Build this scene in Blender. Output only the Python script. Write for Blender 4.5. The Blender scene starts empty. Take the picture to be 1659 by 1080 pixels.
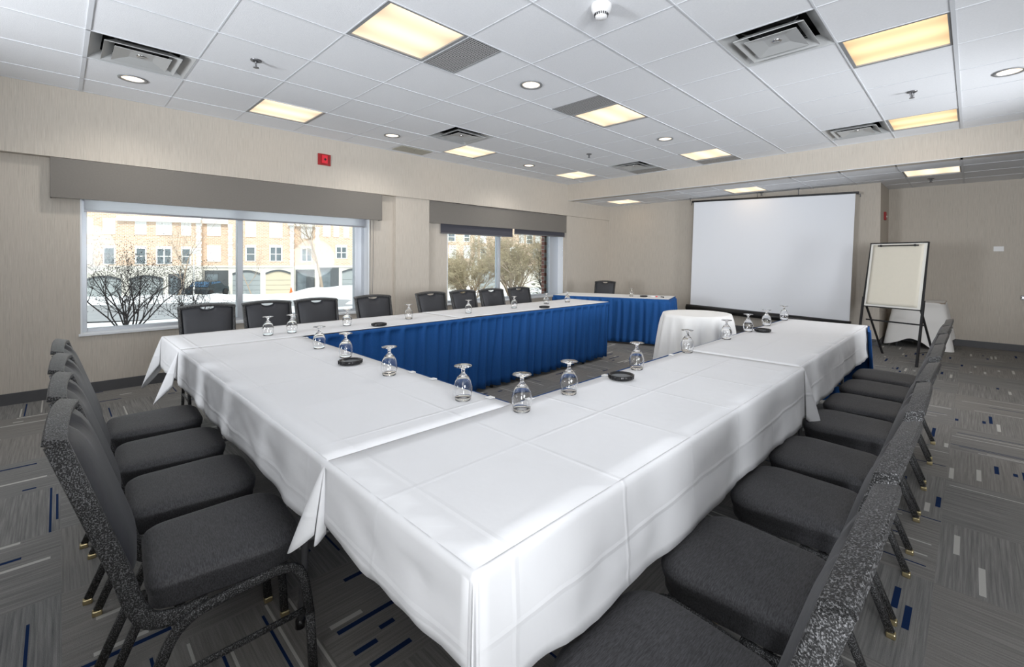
import bpy, bmesh, math, random
from mathutils import Vector, Matrix
R_ = math.radians
scene = bpy.context.scene
COL = scene.collection

# ------------------------------------------------------------------ camera
CAMP = (6.19477, -0.14419, 1.29940)
yaw, pitch, roll = R_(-43.54010), R_(-0.48079), R_(0.30397)
fw = Vector((math.sin(yaw)*math.cos(pitch), math.cos(yaw)*math.cos(pitch), math.sin(pitch)))
rt = Vector((math.cos(yaw), -math.sin(yaw), 0)); up = rt.cross(fw)
rt2 = math.cos(roll)*rt + math.sin(roll)*up; up2 = -math.sin(roll)*rt + math.cos(roll)*up
cam = bpy.data.cameras.new('camera'); cam_o = bpy.data.objects.new('camera', cam); COL.objects.link(cam_o)
cam_o.matrix_world = Matrix(((rt2.x, up2.x, -fw.x, CAMP[0]), (rt2.y, up2.y, -fw.y, CAMP[1]), (rt2.z, up2.z, -fw.z, CAMP[2]), (0, 0, 0, 1)))
cam.sensor_fit = 'HORIZONTAL'; cam.sensor_width = 36; cam.lens = 739.227/1659*36
cam.shift_x = (829.5-871.988)/1659; cam.shift_y = (427.07-540)/1659
cam.clip_start = 0.05; cam.clip_end = 400
scene.camera = cam_o
# ------------------------------------------------------------------ world, sun, exposure
w = bpy.data.worlds.new('world'); scene.world = w; w.use_nodes = True
bg = w.node_tree.nodes['Background']; bg.inputs[0].default_value = (0.88, 0.94, 1.0, 1); bg.inputs[1].default_value = 0.95
sun = bpy.data.lights.new('sun', 'SUN'); sun.energy = 1.75; sun.angle = R_(0.6); sun.color = (1, 0.95, 0.86)
sun_o = bpy.data.objects.new('sun', sun); COL.objects.link(sun_o)
sun_o.rotation_euler = Vector((-0.72, 0.28, -0.62)).to_track_quat('-Z', 'Y').to_euler()
# photographer's strobe, plus unseen fill spots added to brighten the ceiling and room
def flash_or_fill(loc, d, cone, e, c=(0.92, 0.955, 1.0)):
    fl = bpy.data.lights.new('flash_or_fill', 'SPOT'); fl.spot_size = R_(cone); fl.spot_blend = 0.7; fl.shadow_soft_size = 0.6; fl.energy = e; fl.color = c
    o = bpy.data.objects.new('flash_or_fill', fl); COL.objects.link(o); o.location = loc; o.rotation_euler = Vector(d).to_track_quat('-Z', 'Y').to_euler()
flash_or_fill((8.2, 0.2, 1.5), (-0.82, 0.35, 0.30), 92, 310)
flash_or_fill((8.6, 5.4, 1.3), (-0.90, 0.05, 0.20), 80, 330)
flash_or_fill((3.2, -2.8, 1.4), (-0.10, 0.88, 0.40), 96, 430)
flash_or_fill((8.0, -2.2, 1.3), (-0.42, 0.85, 0.28), 80, 430)
flash_or_fill((8.4, 2.4, 1.7), (-0.62, 0.78, 0.06), 84, 150)
flash_or_fill((6.9, -0.8, 2.2), (-0.70, 0.66, -0.22), 140, 42, (1.0, 0.99, 0.97))
vs = scene.view_settings; vs.view_transform = 'Standard'; vs.look = 'None'; vs.exposure = 0.66; vs.gamma = 1.0
try: vs.use_curve_mapping = False
except Exception: pass
PANEL_E, CAN_W = 1.12, 22.0

G = 0.6096; ZC = 2.845; ZL = 2.512; YH = 7.07
rng = random.Random(7)

# ------------------------------------------------------------------ materials
def newmat(name):
    m = bpy.data.materials.new(name); m.use_nodes = True
    return m, m.node_tree, m.node_tree.nodes['Principled BSDF']
class NT:
    def __init__(s, nt): s.nt = nt
    def n(s, t, **k):
        nd = s.nt.nodes.new(t)
        for a, b in k.items(): setattr(nd, a, b)
        return nd
    def link(s, a, b): s.nt.links.new(a, b)
    def put(s, sock, v):
        if hasattr(v, 'is_output') or hasattr(v, 'links'): s.link(v, sock)
        else: sock.default_value = v
    def m(s, op, a, b=None, c=None):
        nd = s.n('ShaderNodeMath', operation=op); s.put(nd.inputs[0], a)
        if b is not None: s.put(nd.inputs[1], b)
        if c is not None: s.put(nd.inputs[2], c)
        return nd.outputs[0]
    def mix(s, f, a, b):
        nd = s.n('ShaderNodeMix', data_type='RGBA'); s.put(nd.inputs[0], f); s.put(nd.inputs[6], a); s.put(nd.inputs[7], b)
        return nd.outputs[2]
    def comb(s, x, y, z=0.0):
        nd = s.n('ShaderNodeCombineXYZ'); s.put(nd.inputs[0], x); s.put(nd.inputs[1], y); s.put(nd.inputs[2], z); return nd.outputs[0]
    def pos(s, kind='Object'):
        tc = s.n('ShaderNodeTexCoord'); sp = s.n('ShaderNodeSeparateXYZ'); s.link(tc.outputs[kind], sp.inputs[0])
        return tc.outputs[kind], sp.outputs
    def noise(s, vec, scale, detail=2, rough=0.5):
        nd = s.n('ShaderNodeTexNoise'); nd.inputs['Scale'].default_value = scale; nd.inputs['Detail'].default_value = detail; nd.inputs['Roughness'].default_value = rough
        s.link(vec, nd.inputs['Vector']); return nd.outputs[0]
    def white(s, vec):
        nd = s.n('ShaderNodeTexWhiteNoise', noise_dimensions='3D'); s.link(vec, nd.inputs['Vector']); return nd.outputs[0]
    def scale(s, vec, v):
        nd = s.n('ShaderNodeVectorMath', operation='MULTIPLY'); s.link(vec, nd.inputs[0]); nd.inputs[1].default_value = v; return nd.outputs[0]
    def ramp(s, v, a, b):
        nd = s.n('ShaderNodeMapRange'); s.put(nd.inputs[0], v); nd.inputs[1].default_value = a; nd.inputs[2].default_value = b; return nd.outputs[0]
    def bump(s, h, strength, dist, bsdf):
        nd = s.n('ShaderNodeBump'); nd.inputs['Strength'].default_value = strength; nd.inputs['Distance'].default_value = dist
        s.link(h, nd.inputs['Height']); s.link(nd.outputs[0], bsdf.inputs['Normal'])
def col(c): return (c[0], c[1], c[2], 1)
def simple(name, c, rough=0.6, metal=0.0, bump=0.0, bscale=60, spec=0.5, var=0.0, sheen=0.0):
    m, nt, b = newmat(name); t = NT(nt)
    b.inputs['Base Color'].default_value = col(c); b.inputs['Roughness'].default_value = rough; b.inputs['Metallic'].default_value = metal
    b.inputs['Specular IOR Level'].default_value = spec
    if sheen: b.inputs['Sheen Weight'].default_value = sheen
    v, p = t.pos()
    if var:
        nz = t.noise(v, bscale*0.3, 3); t.link(t.mix(nz, col([x*(1-var) for x in c]), col([min(1, x*(1+var)) for x in c])), b.inputs['Base Color'])
    if bump: t.bump(t.noise(v, bscale, 3), bump, 0.002, b)
    return m
M = {}
def build_materials():
    # wallpaper with fine vertical threads
    m, nt, b = newmat('wallpaper'); t = NT(nt); v, p = t.pos()
    n1 = t.noise(t.scale(v, (1, 1, 0.02)), 300, 3, 0.7); n2 = t.noise(t.scale(v, (1, 1, 0.006)), 130, 2, 0.6)
    c = t.mix(t.ramp(n1, 0.3, 0.7), col((0.40, 0.360, 0.308)), col((0.66, 0.618, 0.548)))
    c2 = t.mix(t.ramp(n2, 0.35, 0.7), c, col((0.57, 0.515, 0.45)))
    t.link(c2, b.inputs['Base Color']); b.inputs['Roughness'].default_value = 0.75; b.inputs['Specular IOR Level'].default_value = 0.25
    t.bump(n1, 0.25, 0.002, b); M['wall'] = m
    # ceiling tile
    m, nt, b = newmat('ceiling_tile'); t = NT(nt); v, p = t.pos()
    n1 = t.noise(t.scale(v, (0.6, 1.6, 1)), 120, 4, 0.7)
    t.link(t.mix(t.ramp(n1, 0.3, 0.7), col((0.80, 0.815, 0.84)), col((0.89, 0.90, 0.92))), b.inputs['Base Color'])
    b.inputs['Roughness'].default_value = 0.95; b.inputs['Specular IOR Level'].default_value = 0.1; t.bump(n1, 0.5, 0.002, b); M['tile'] = m
    M['tbar'] = simple('ceiling_grid_metal', (0.70, 0.72, 0.75), 0.55)
    M['dark'] = simple('dark_void', (0.012, 0.012, 0.012), 0.8)
    M['base'] = simple('baseboard_vinyl', (0.075, 0.075, 0.08), 0.5, var=0.1)
    # carpet
    m, nt, b = newmat('carpet'); t = NT(nt); v, p = t.pos()
    px = t.m('DIVIDE', p[0], G); py = t.m('DIVIDE', t.m('SUBTRACT', p[1], 0.471), G)
    cx = t.m('FLOOR', px); cy = t.m('FLOOR', py); fx = t.m('FRACT', px); fy = t.m('FRACT', py)
    par = t.m('FLOORED_MODULO', t.m('ADD', cx, cy), 2.0)          # 1 -> dashes run along y
    cell = t.comb(cx, cy, 0.0)
    r0 = t.white(cell); r0b = t.white(t.comb(cx, cy, 5.0))
    long_ = t.m('ADD', t.m('MULTIPLY', par, fy), t.m('MULTIPLY', t.m('SUBTRACT', 1.0, par), fx))   # along the pile lines
    cross = t.m('ADD', t.m('MULTIPLY', par, fx), t.m('MULTIPLY', t.m('SUBTRACT', 1.0, par), fy))
    # base streaks
    cv = t.comb(t.m('MULTIPLY', cross, 70.0), t.m('ADD', t.m('MULTIPLY', long_, 1.6), t.m('MULTIPLY', r0, 40.0)), t.m('ADD', cx, t.m('MULTIPLY', cy, 17.0)))
    st = t.noise(cv, 1.0, 3, 0.65)
    fine = t.noise(v, 420, 2, 0.7); broad = t.noise(v, 3.0, 2)
    base = t.mix(t.ramp(st, 0.3, 0.72), col((0.13, 0.13, 0.13)), col((0.29, 0.286, 0.275)))
    base = t.mix(t.m('MULTIPLY', t.ramp(r0b, 0, 1), 0.32), base, col((0.29, 0.26, 0.23)))
    base = t.mix(t.m('MULTIPLY', t.m('GREATER_THAN', fine, 0.63), 0.45), base, col((0.42, 0.41, 0.38)))
    base = t.mix(t.m('MULTIPLY', t.m('LESS_THAN', fine, 0.36), 0.45), base, col((0.03, 0.03, 0.03)))
    def marks(nl, dens, wid, lmin, lmax, seed):
        lane = t.m('FLOOR', t.m('MULTIPLY', cross, nl)); lf = t.m('FRACT', t.m('MULTIPLY', cross, nl))
        k = t.comb(t.m('ADD', cx, t.m('MULTIPLY', lane, 0.37)), t.m('ADD', cy, t.m('MULTIPLY', lane, 1.93)), t.m('ADD', lane, seed))
        a = t.white(k); b2 = t.white(t.comb(t.m('ADD', lane, seed), cx, cy)); c3 = t.white(t.comb(cy, t.m('ADD', lane, seed+3), cx)); d4 = t.white(t.comb(t.m('ADD', cy, 9.5), cx, t.m('ADD', lane, seed)))
        on = t.m('LESS_THAN', a, dens)
        L = t.m('ADD', lmin, t.m('MULTIPLY', b2, lmax-lmin)); s0 = t.m('MULTIPLY', c3, t.m('SUBTRACT', 1.0, L))
        inl = t.m('MULTIPLY', t.m('GREATER_THAN', long_, s0), t.m('LESS_THAN', long_, t.m('ADD', s0, L)))
        inw = t.m('LESS_THAN', t.m('ABSOLUTE', t.m('SUBTRACT', lf, 0.5)), wid)
        return t.m('MULTIPLY', t.m('MULTIPLY', on, inl), inw), d4
    m1, k1 = marks(26, 0.16, 0.19, 0.45, 1.0, 2.0)       # long thin lines
    m2, k2 = marks(15, 0.40, 0.26, 0.08, 0.42, 11.0)     # short broad dashes
    isd = par
    mk = t.m('ADD', t.m('MULTIPLY', isd, m2), t.m('MULTIPLY', t.m('SUBTRACT', 1.0, isd), m1))
    kk = t.m('ADD', t.m('MULTIPLY', isd, k2), t.m('MULTIPLY', t.m('SUBTRACT', 1.0, isd), k1))
    mc = t.mix(t.m('LESS_THAN', kk, 0.45), col((0.50, 0.49, 0.46)), col((0.008, 0.024, 0.080)))
    cfin = t.mix(mk, base, mc)
    t.link(cfin, b.inputs['Base Color']); b.inputs['Roughness'].default_value = 0.95; b.inputs['Specular IOR Level'].default_value = 0.1
    t.bump(t.m('ADD', fine, t.m('MULTIPLY', st, 0.5)), 0.5, 0.004, b); M['carpet'] = m
    # white table linen with pressed creases
    def linen(name, c, crease=0.0, wr=0.35):
        m, nt, b = newmat(name); t = NT(nt); v, p = t.pos()
        b.inputs['Base Color'].default_value = col(c); b.inputs['Roughness'].default_value = 0.85; b.inputs['Specular IOR Level'].default_value = 0.2; b.inputs['Sheen Weight'].default_value = 0.1
        h = t.m('MULTIPLY', t.noise(v, 3.2, 3, 0.55), 5.0*wr)
        h = t.m('ADD', h, t.m('MULTIPLY', t.noise(v, 14, 3, 0.6), 0.8*wr))
        if crease:
            for ax, sp, off in ((0, 0.41, 0.744), (1, 0.375, 0.31), (2, 0.30, 0.45)):
                f = t.m('ABSOLUTE', t.m('SUBTRACT', t.m('FRACT', t.m('ADD', t.m('DIVIDE', p[ax], sp), off)), 0.5))
                ridge = t.m('MAXIMUM', 0.0, t.m('SUBTRACT', 1.0, t.m('DIVIDE', f, 0.010/sp)))
                sel = t.ramp(t.noise(v, 1.3, 1), 0.30, 0.60)
                h = t.m('ADD', h, t.m('MULTIPLY', t.m('MULTIPLY', ridge, sel), crease))
        t.bump(h, 0.55, 0.006, b); return m
    M['linen'] = linen('white_linen', (0.70, 0.70, 0.71), 0.55)
    M['linen_plain'] = linen('white_linen_plain', (0.80, 0.79, 0.77), 0, 0.3)
    m, nt, b = newmat('blue_skirting'); t = NT(nt); v, p = t.pos()
    nz = t.noise(t.scale(v, (1, 1, 0.25)), 300, 2)
    t.link(t.mix(nz, col((0.008, 0.055, 0.19)), col((0.018, 0.095, 0.30))), b.inputs['Base Color']); b.inputs['Roughness'].default_value = 0.7; b.inputs['Sheen Weight'].default_value = 0.2
    t.bump(nz, 0.15, 0.001, b); b.inputs['Sheen Weight'].default_value = 0.0; b.inputs['Specular IOR Level'].default_value = 0.15; M['blue'] = m
    # chair
    m, nt, b = newmat('hammertone_metal'); t = NT(nt); v, p = t.pos()
    n1 = t.noise(v, 340, 3, 0.65); sp = t.ramp(n1, 0.50, 0.64)
    t.link(t.mix(sp, col((0.014, 0.014, 0.014)), col((0.21, 0.21, 0.215))), b.inputs['Base Color']); b.inputs['Roughness'].default_value = 0.36; b.inputs['Metallic'].default_value = 0.35
    t.bump(n1, 0.9, 0.003, b); M['hammer'] = m
    m, nt, b = newmat('black_seat_fabric'); t = NT(nt); v, p = t.pos()
    n1 = t.noise(t.scale(v, (1.0, 7, 3)), 60, 3, 0.65); n2 = t.noise(v, 700, 2)
    c = t.mix(t.ramp(n1, 0.35, 0.7), col((0.016, 0.016, 0.017)), col((0.058, 0.057, 0.062)))
    t.link(c, b.inputs['Base Color']); b.inputs['Roughness'].default_value = 0.62; b.inputs['Specular IOR Level'].default_value = 0.4; b.inputs['Sheen Weight'].default_value = 0.06; b.inputs['Sheen Roughness'].default_value = 0.4
    t.bump(t.m('ADD', n1, t.m('MULTIPLY', n2, 0.6)), 0.3, 0.0015, b); M['seat'] = m
    M['backfab'] = simple('dark_back_fabric', (0.024, 0.025, 0.030), 0.5, bump=0.2, bscale=90, sheen=0.05)
    M['brass'] = simple('brass_glide', (0.62, 0.52, 0.30), 0.3, 0.9)
    M['chrome'] = simple('chrome', (0.7, 0.7, 0.7), 0.18, 1.0)
    M['greymetal'] = simple('grey_tube', (0.20, 0.20, 0.21), 0.35, 0.6)
    M['black'] = simple('black_plastic', (0.010, 0.010, 0.011), 0.3)
    M['blackm'] = simple('black_metal', (0.016, 0.016, 0.018), 0.42, 0.2)
    M['wood'] = simple('laminate_top', (0.30, 0.24, 0.18), 0.5)
    M['screen'] = simple('screen_fabric', (0.84, 0.86, 0.90), 0.9, bump=0.1, bscale=3)
    M['board'] = simple('board_white', (0.80, 0.79, 0.74), 0.4)
    M['paper'] = simple('paper_pad', (0.72, 0.68, 0.58), 0.85, var=0.03)
    M['valance'] = simple('valance_fabric', (0.185, 0.172, 0.155), 0.85, bump=0.3, bscale=250, var=0.08)
    M['shade'] = simple('charcoal_shade', (0.06, 0.06, 0.075), 0.8, bump=0.2, bscale=300)
    M['alu'] = simple('window_aluminium', (0.52, 0.55, 0.59), 0.35, 0.3)
    M['whiteframe'] = simple('white_frame', (0.82, 0.85, 0.88), 0.5)
    M['red'] = simple('red_plastic', (0.33, 0.010, 0.012), 0.35)
    M['redlit'] = simple('red_lens', (0.75, 0.03, 0.05), 0.2)
    M['plate'] = simple('white_plastic', (0.80, 0.80, 0.80), 0.4)
    M['access'] = simple('beige_panel', (0.42, 0.41, 0.35), 0.6)
    M['diffuser'] = simple('diffuser_steel', (0.50, 0.51, 0.51), 0.40, 0.15)
    # translucent roller shade
    m, nt, b = newmat('translucent_shade'); t = NT(nt); b.inputs['Base Color'].default_value = (0.85, 0.88, 0.92, 1); b.inputs['Roughness'].default_value = 0.9
    tr = t.n('ShaderNodeBsdfTranslucent'); tr.inputs[0].default_value = (0.98, 0.98, 1.0, 1); mx = t.n('ShaderNodeMixShader'); mx.inputs[0].default_value = 0.88
    out = nt.nodes['Material Output']; t.link(b.outputs[0], mx.inputs[1]); t.link(tr.outputs[0], mx.inputs[2]); t.link(mx.outputs[0], out.inputs[0]); M['sheer'] = m
    # glass
    m, nt, b = newmat('drinking_glass'); b.inputs['Transmission Weight'].default_value = 1; b.inputs['Roughness'].default_value = 0.0; b.inputs['IOR'].default_value = 1.45; b.inputs['Base Color'].default_value = (1, 1, 1, 1); M['glass'] = m
    m, nt, b = newmat('window_pane'); t = NT(nt)
    gl = t.n('ShaderNodeBsdfGlossy'); gl.inputs['Roughness'].default_value = 0.0; gl.inputs[0].default_value = (0.2, 0.2, 0.2, 1); tp = t.n('ShaderNodeBsdfTransparent'); tp.inputs[0].default_value = (0.94, 0.97, 0.96, 1)
    fr = t.n('ShaderNodeFresnel'); fr.inputs[0].default_value = 1.35; mx = t.n('ShaderNodeMixShader'); t.link(fr.outputs[0], mx.inputs[0]); t.link(tp.outputs[0], mx.inputs[1]); t.link(gl.outputs[0], mx.inputs[2])
    t.link(mx.outputs[0], nt.nodes['Material Output'].inputs[0]); M['pane'] = m
    # light panel: prismatic lens over tubes (tubes run along y)
    for nm, ax in (('lens_y', 0), ('lens_x', 1)):
        m, nt, b = newmat('light_'+nm); t = NT(nt); v, p = t.pos()
        q = t.m('MULTIPLY', p[ax], 2*math.pi/0.30)
        f = t.m('ADD', 0.86, t.m('MULTIPLY', t.m('COSINE', t.m('ADD', q, 0.6)), 0.14))
        fall = t.m('SUBTRACT', 1.0, t.m('MULTIPLY', t.m('POWER', t.m('MULTIPLY', t.m('ABSOLUTE', p[1-ax]), 3.4), 4.0), 0.35))
        e = t.n('ShaderNodeEmission'); e.inputs[0].default_value = (1.0, 0.78, 0.55, 1) if ax == 0 else (1.0, 0.70, 0.40, 1); t.link(t.m('MULTIPLY', t.m('MULTIPLY', f, fall), PANEL_E), e.inputs[1])
        t.link(e.outputs[0], nt.nodes['Material Output'].inputs[0]); M[nm] = m
    m, nt, b = newmat('can_lamp'); t = NT(nt); e = t.n('ShaderNodeEmission'); e.inputs[0].default_value = (1, 0.85, 0.66, 1); e.inputs[1].default_value = 6
    t.link(e.outputs[0], nt.nodes['Material Output'].inputs[0]); M['lamp'] = m
    M['reflector'] = simple('can_reflector', (0.92, 0.88, 0.82), 0.35, 0.25)
    # egg-crate grille
    m, nt, b = newmat('egg_crate'); t = NT(nt); v, p = t.pos()
    gx = t.m('LESS_THAN', t.m('FRACT', t.m('DIVIDE', p[0], 0.019)), 0.30); gy = t.m('LESS_THAN', t.m('FRACT', t.m('DIVIDE', p[1], 0.019)), 0.30)
    g = t.m('MAXIMUM', gx, gy); t.link(t.mix(g, col((0.045, 0.045, 0.045)), col((0.60, 0.60, 0.60))), b.inputs['Base Color']); t.bump(g, 0.6, 0.01, b); M['crate'] = m
    # outside
    M['snow'] = simple('snow', (0.86, 0.87, 0.90), 0.9, bump=0.6, bscale=2, var=0.05)
    M['asphalt'] = simple('wet_road', (0.30, 0.31, 0.33), 0.6, var=0.2, bscale=4)
    m, nt, b = newmat('townhouse_brick'); t = NT(nt)
    tc = t.n('ShaderNodeTexCoord'); br = t.n('ShaderNodeTexBrick'); sp = t.n('ShaderNodeSeparateXYZ'); t.link(tc.outputs['Object'], sp.inputs[0])
    t.link(t.comb(sp.outputs[0], sp.outputs[2]), br.inputs['Vector']); br.inputs['Color1'].default_value = (0.62, 0.40, 0.27, 1); br.inputs['Color2'].default_value = (0.74, 0.53, 0.38, 1); br.inputs['Mortar'].default_value = (0.80, 0.74, 0.66, 1)
    br.inputs['Scale'].default_value = 1.0; br.inputs['Brick Width'].default_value = 0.30; br.inputs['Row Height'].default_value = 0.12; br.inputs['Mortar Size'].default_value = 0.015
    t.link(br.outputs[0], b.inputs['Base Color']); b.inputs['Roughness'].default_value = 0.9; M['brick'] = m
    m, nt, b = newmat('reveal_brick'); t = NT(nt)
    tc = t.n('ShaderNodeTexCoord'); br = t.n('ShaderNodeTexBrick'); sp = t.n('ShaderNodeSeparateXYZ'); t.link(tc.outputs['Object'], sp.inputs[0])
    t.link(t.comb(sp.outputs[0], sp.outputs[2]), br.inputs['Vector']); br.inputs['Color1'].default_value = (0.20, 0.06, 0.045, 1); br.inputs['Color2'].default_value = (0.30, 0.10, 0.07, 1); br.inputs['Mortar'].default_value = (0.4, 0.36, 0.33, 1)
    br.inputs['Scale'].default_value = 1.0; br.inputs['Brick Width'].default_value = 0.22; br.inputs['Row Height'].default_value = 0.08; br.inputs['Mortar Size'].default_value = 0.008
    t.link(br.outputs[0], b.inputs['Base Color']); M['brick2'] = m
    M['stone'] = simple('pale_stone', (0.78, 0.75, 0.69), 0.9, var=0.04, bscale=6)
    M['hframe'] = simple('house_window_frame', (0.88, 0.88, 0.86), 0.6)
    M['hglass'] = simple('house_window_glass', (0.16, 0.19, 0.21), 0.12, var=0.5, bscale=5)
    M['garage'] = simple('grey_garage_door', (0.34, 0.37, 0.38), 0.7)
    M['garage_b'] = simple('beige_garage_door', (0.62, 0.55, 0.42), 0.7)
    M['recess'] = simple('dark_entry', (0.10, 0.11, 0.12), 0.7)
    M['bark'] = simple('dark_bark', (0.055, 0.045, 0.045), 0.9)
    M['bark2'] = simple('tan_bark', (0.30, 0.22, 0.15), 0.9)
    M['bark3'] = simple('pale_bark', (0.42, 0.34, 0.27), 0.9); M['ever'] = simple('evergreen', (0.16, 0.18, 0.09), 0.9, var=0.4, bscale=30)
    M['dry'] = simple('dry_leaves', (0.42, 0.36, 0.24), 0.9, var=0.3, bscale=40)
    M['car'] = simple('car_paint', (0.035, 0.05, 0.06), 0.25, 0.3)
    M['carglass'] = simple('car_glass', (0.05, 0.12, 0.22), 0.05)
    M['tyre'] = simple('tyre', (0.02, 0.02, 0.02), 0.8)
    M['orange'] = simple('orange_cone', (0.8, 0.15, 0.03), 0.6)
build_materials()

# ------------------------------------------------------------------ mesh builder
class MB:
    def __init__(s): s.v = []; s.f = []; s.sm = []
    def add(s, vs, fs, smooth=False):
        o = len(s.v); s.v += [tuple(x) for x in vs]; s.f += [tuple(i+o for i in f) for f in fs]; s.sm += [smooth]*len(fs)
        return s
    def box(s, x0, x1, y0, y1, z0, z1):
        v = [(x0, y0, z0), (x1, y0, z0), (x1, y1, z0), (x0, y1, z0), (x0, y0, z1), (x1, y0, z1), (x1, y1, z1), (x0, y1, z1)]
        return s.add(v, [(0, 3, 2, 1), (4, 5, 6, 7), (0, 1, 5, 4), (1, 2, 6, 5), (2, 3, 7, 6), (3, 0, 4, 7)])
    def quad(s, a, b, c, d): return s.add([a, b, c, d], [(0, 1, 2, 3)])
    def bar(s, a, b, w, h=None, upv=(0, 0, 1)):
        h = h or w; a = Vector(a); b = Vector(b); t = (b-a).normalized(); u = Vector(upv)
        if abs(t.dot(u)) > 0.99: u = Vector((1, 0, 0))
        sd = t.cross(u).normalized(); u = sd.cross(t)
        vs = []
        for q in (a, b):
            for i, j in ((-1, -1), (1, -1), (1, 1), (-1, 1)): vs.append(q+sd*(i*w/2)+u*(j*h/2))
        return s.add(vs, [(0, 1, 2, 3), (7, 6, 5, 4), (0, 4, 5, 1), (1, 5, 6, 2), (2, 6, 7, 3), (3, 7, 4, 0)])
    def tube(s, pts, rad, n=10, cap=True):
        pts = [Vector(p) for p in pts]; k = len(pts); rr = rad if isinstance(rad, (list, tuple)) else [rad]*k
        vs = []; ref = Vector((0.31, 0.17, 0.93))
        for i, p in enumerate(pts):
            t = (pts[min(i+1, k-1)]-pts[max(i-1, 0)]).normalized()
            a = t.cross(ref)
            if a.length < 1e-3: a = t.cross(Vector((1, 0, 0)))
            a.normalize(); b = t.cross(a)
            for j in range(n):
                an = 2*math.pi*j/n; vs.append(p+(a*math.cos(an)+b*math.sin(an))*rr[i])
        fs = [(i*n+j, i*n+(j+1) % n, (i+1)*n+(j+1) % n, (i+1)*n+j) for i in range(k-1) for j in range(n)]
        if cap: fs += [tuple(range(n))[::-1], tuple(range((k-1)*n, k*n))]
        return s.add(vs, fs, True)
    def sweep(s, pts, wx, h, r=0.3):
        """rounded-rectangle tube whose side axis stays close to x; path lies near the yz plane"""
        pts = [Vector(p) for p in pts]; k = len(pts); prof = []
        rr = min(wx, h)*r
        for (cx, cy, a0) in ((wx/2-rr, h/2-rr, 0), (-wx/2+rr, h/2-rr, 90), (-wx/2+rr, -h/2+rr, 180), (wx/2-rr, -h/2+rr, 270)):
            for a in (0, 45, 90): prof.append((cx+rr*math.cos(R_(a0+a)), cy+rr*math.sin(R_(a0+a))))
        n = len(prof); vs = []
        for i, p in enumerate(pts):
            t = (pts[min(i+1, k-1)]-pts[max(i-1, 0)]).normalized(); nrm = Vector((1, 0, 0)).cross(t).normalized(); sd = t.cross(nrm).normalized()*-1
            for a, b in prof: vs.append(p+sd*a*-1+nrm*b)
        fs = [(i*n+j, i*n+(j+1) % n, (i+1)*n+(j+1) % n, (i+1)*n+j) for i in range(k-1) for j in range(n)]
        fs += [tuple(range(n))[::-1], tuple(range((k-1)*n, k*n))]
        return s.add(vs, fs, True)
    def lathe(s, prof, n=32, c=(0, 0, 0)):
        k = len(prof); vs = [(c[0]+r*math.cos(2*math.pi*j/n), c[1]+r*math.sin(2*math.pi*j/n), c[2]+z) for r, z in prof for j in range(n)]
        fs = [(i*n+j, i*n+(j+1) % n, (i+1)*n+(j+1) % n, (i+1)*n+j) for i in range(k-1) for j in range(n)]
        s.add(vs, fs, True)
        return s
    def prism(s, poly, z0, z1):
        n = len(poly); vs = [(x, y, z0) for x, y in poly]+[(x, y, z1) for x, y in poly]
        return s.add(vs, [tuple(range(n))[::-1], tuple(range(n, 2*n))]+[(i, (i+1) % n, n+(i+1) % n, n+i) for i in range(n)])
    def grid(s, fn, nu, nv, close=False):
        vs = [fn(i/nu, j/nv) for j in range(nv+1) for i in range(nu+1)]; w_ = nu+1
        return s.add(vs, [(j*w_+i, j*w_+i+1, (j+1)*w_+i+1, (j+1)*w_+i) for j in range(nv) for i in range(nu)], True)
    def xf(s, mat): s.v = [tuple(mat @ Vector(v)) for v in s.v]; return s
    def build(s, name, mat, parent=None, bevel=0.0, solid=0.0, weld=False):
        me = bpy.data.meshes.new(name); me.from_pydata(s.v, [], s.f); me.update()
        bm = bmesh.new(); bm.from_mesh(me)
        if weld: bmesh.ops.remove_doubles(bm, verts=bm.verts, dist=1e-5)
        bmesh.ops.recalc_face_normals(bm, faces=bm.faces); bm.to_mesh(me); bm.free()
        if len(me.polygons) == len(s.sm): me.polygons.foreach_set('use_smooth', s.sm)
        me.materials.append(M[mat] if isinstance(mat, str) else mat)
        o = bpy.data.objects.new(name, me); COL.objects.link(o)
        if parent: o.parent = parent
        if bevel:
            md = o.modifiers.new('bevel', 'BEVEL'); md.width = bevel; md.segments = 2; md.limit_method = 'ANGLE'
        if solid:
            md = o.modifiers.new('solid', 'SOLIDIFY'); md.thickness = solid; md.offset = -1
        return o
def tag(o, label=None, cat=None, group=None, kind=None):
    if label: o['label'] = label
    if cat: o['category'] = cat
    if group: o['group'] = group
    if kind: o['kind'] = kind
    return o
def thing(name, label, cat, loc=(0, 0, 0), rz=0.0, group=None):
    o = bpy.data.objects.new(name, None); COL.objects.link(o); o.location = loc; o.rotation_euler = (0, 0, rz); o.empty_display_size = 0.1
    return tag(o, label, cat, group)
def struct(mb, name, mat, **k): return tag(mb.build(name, mat, **k), kind='structure')
def kids(o): return [c for c in list(COL.objects) if c.parent == o]
def copy_tree(o, parent=None):
    c = o.copy(); COL.objects.link(c); c.parent = parent
    for ch in kids(o): copy_tree(ch, c)
    return c

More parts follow.
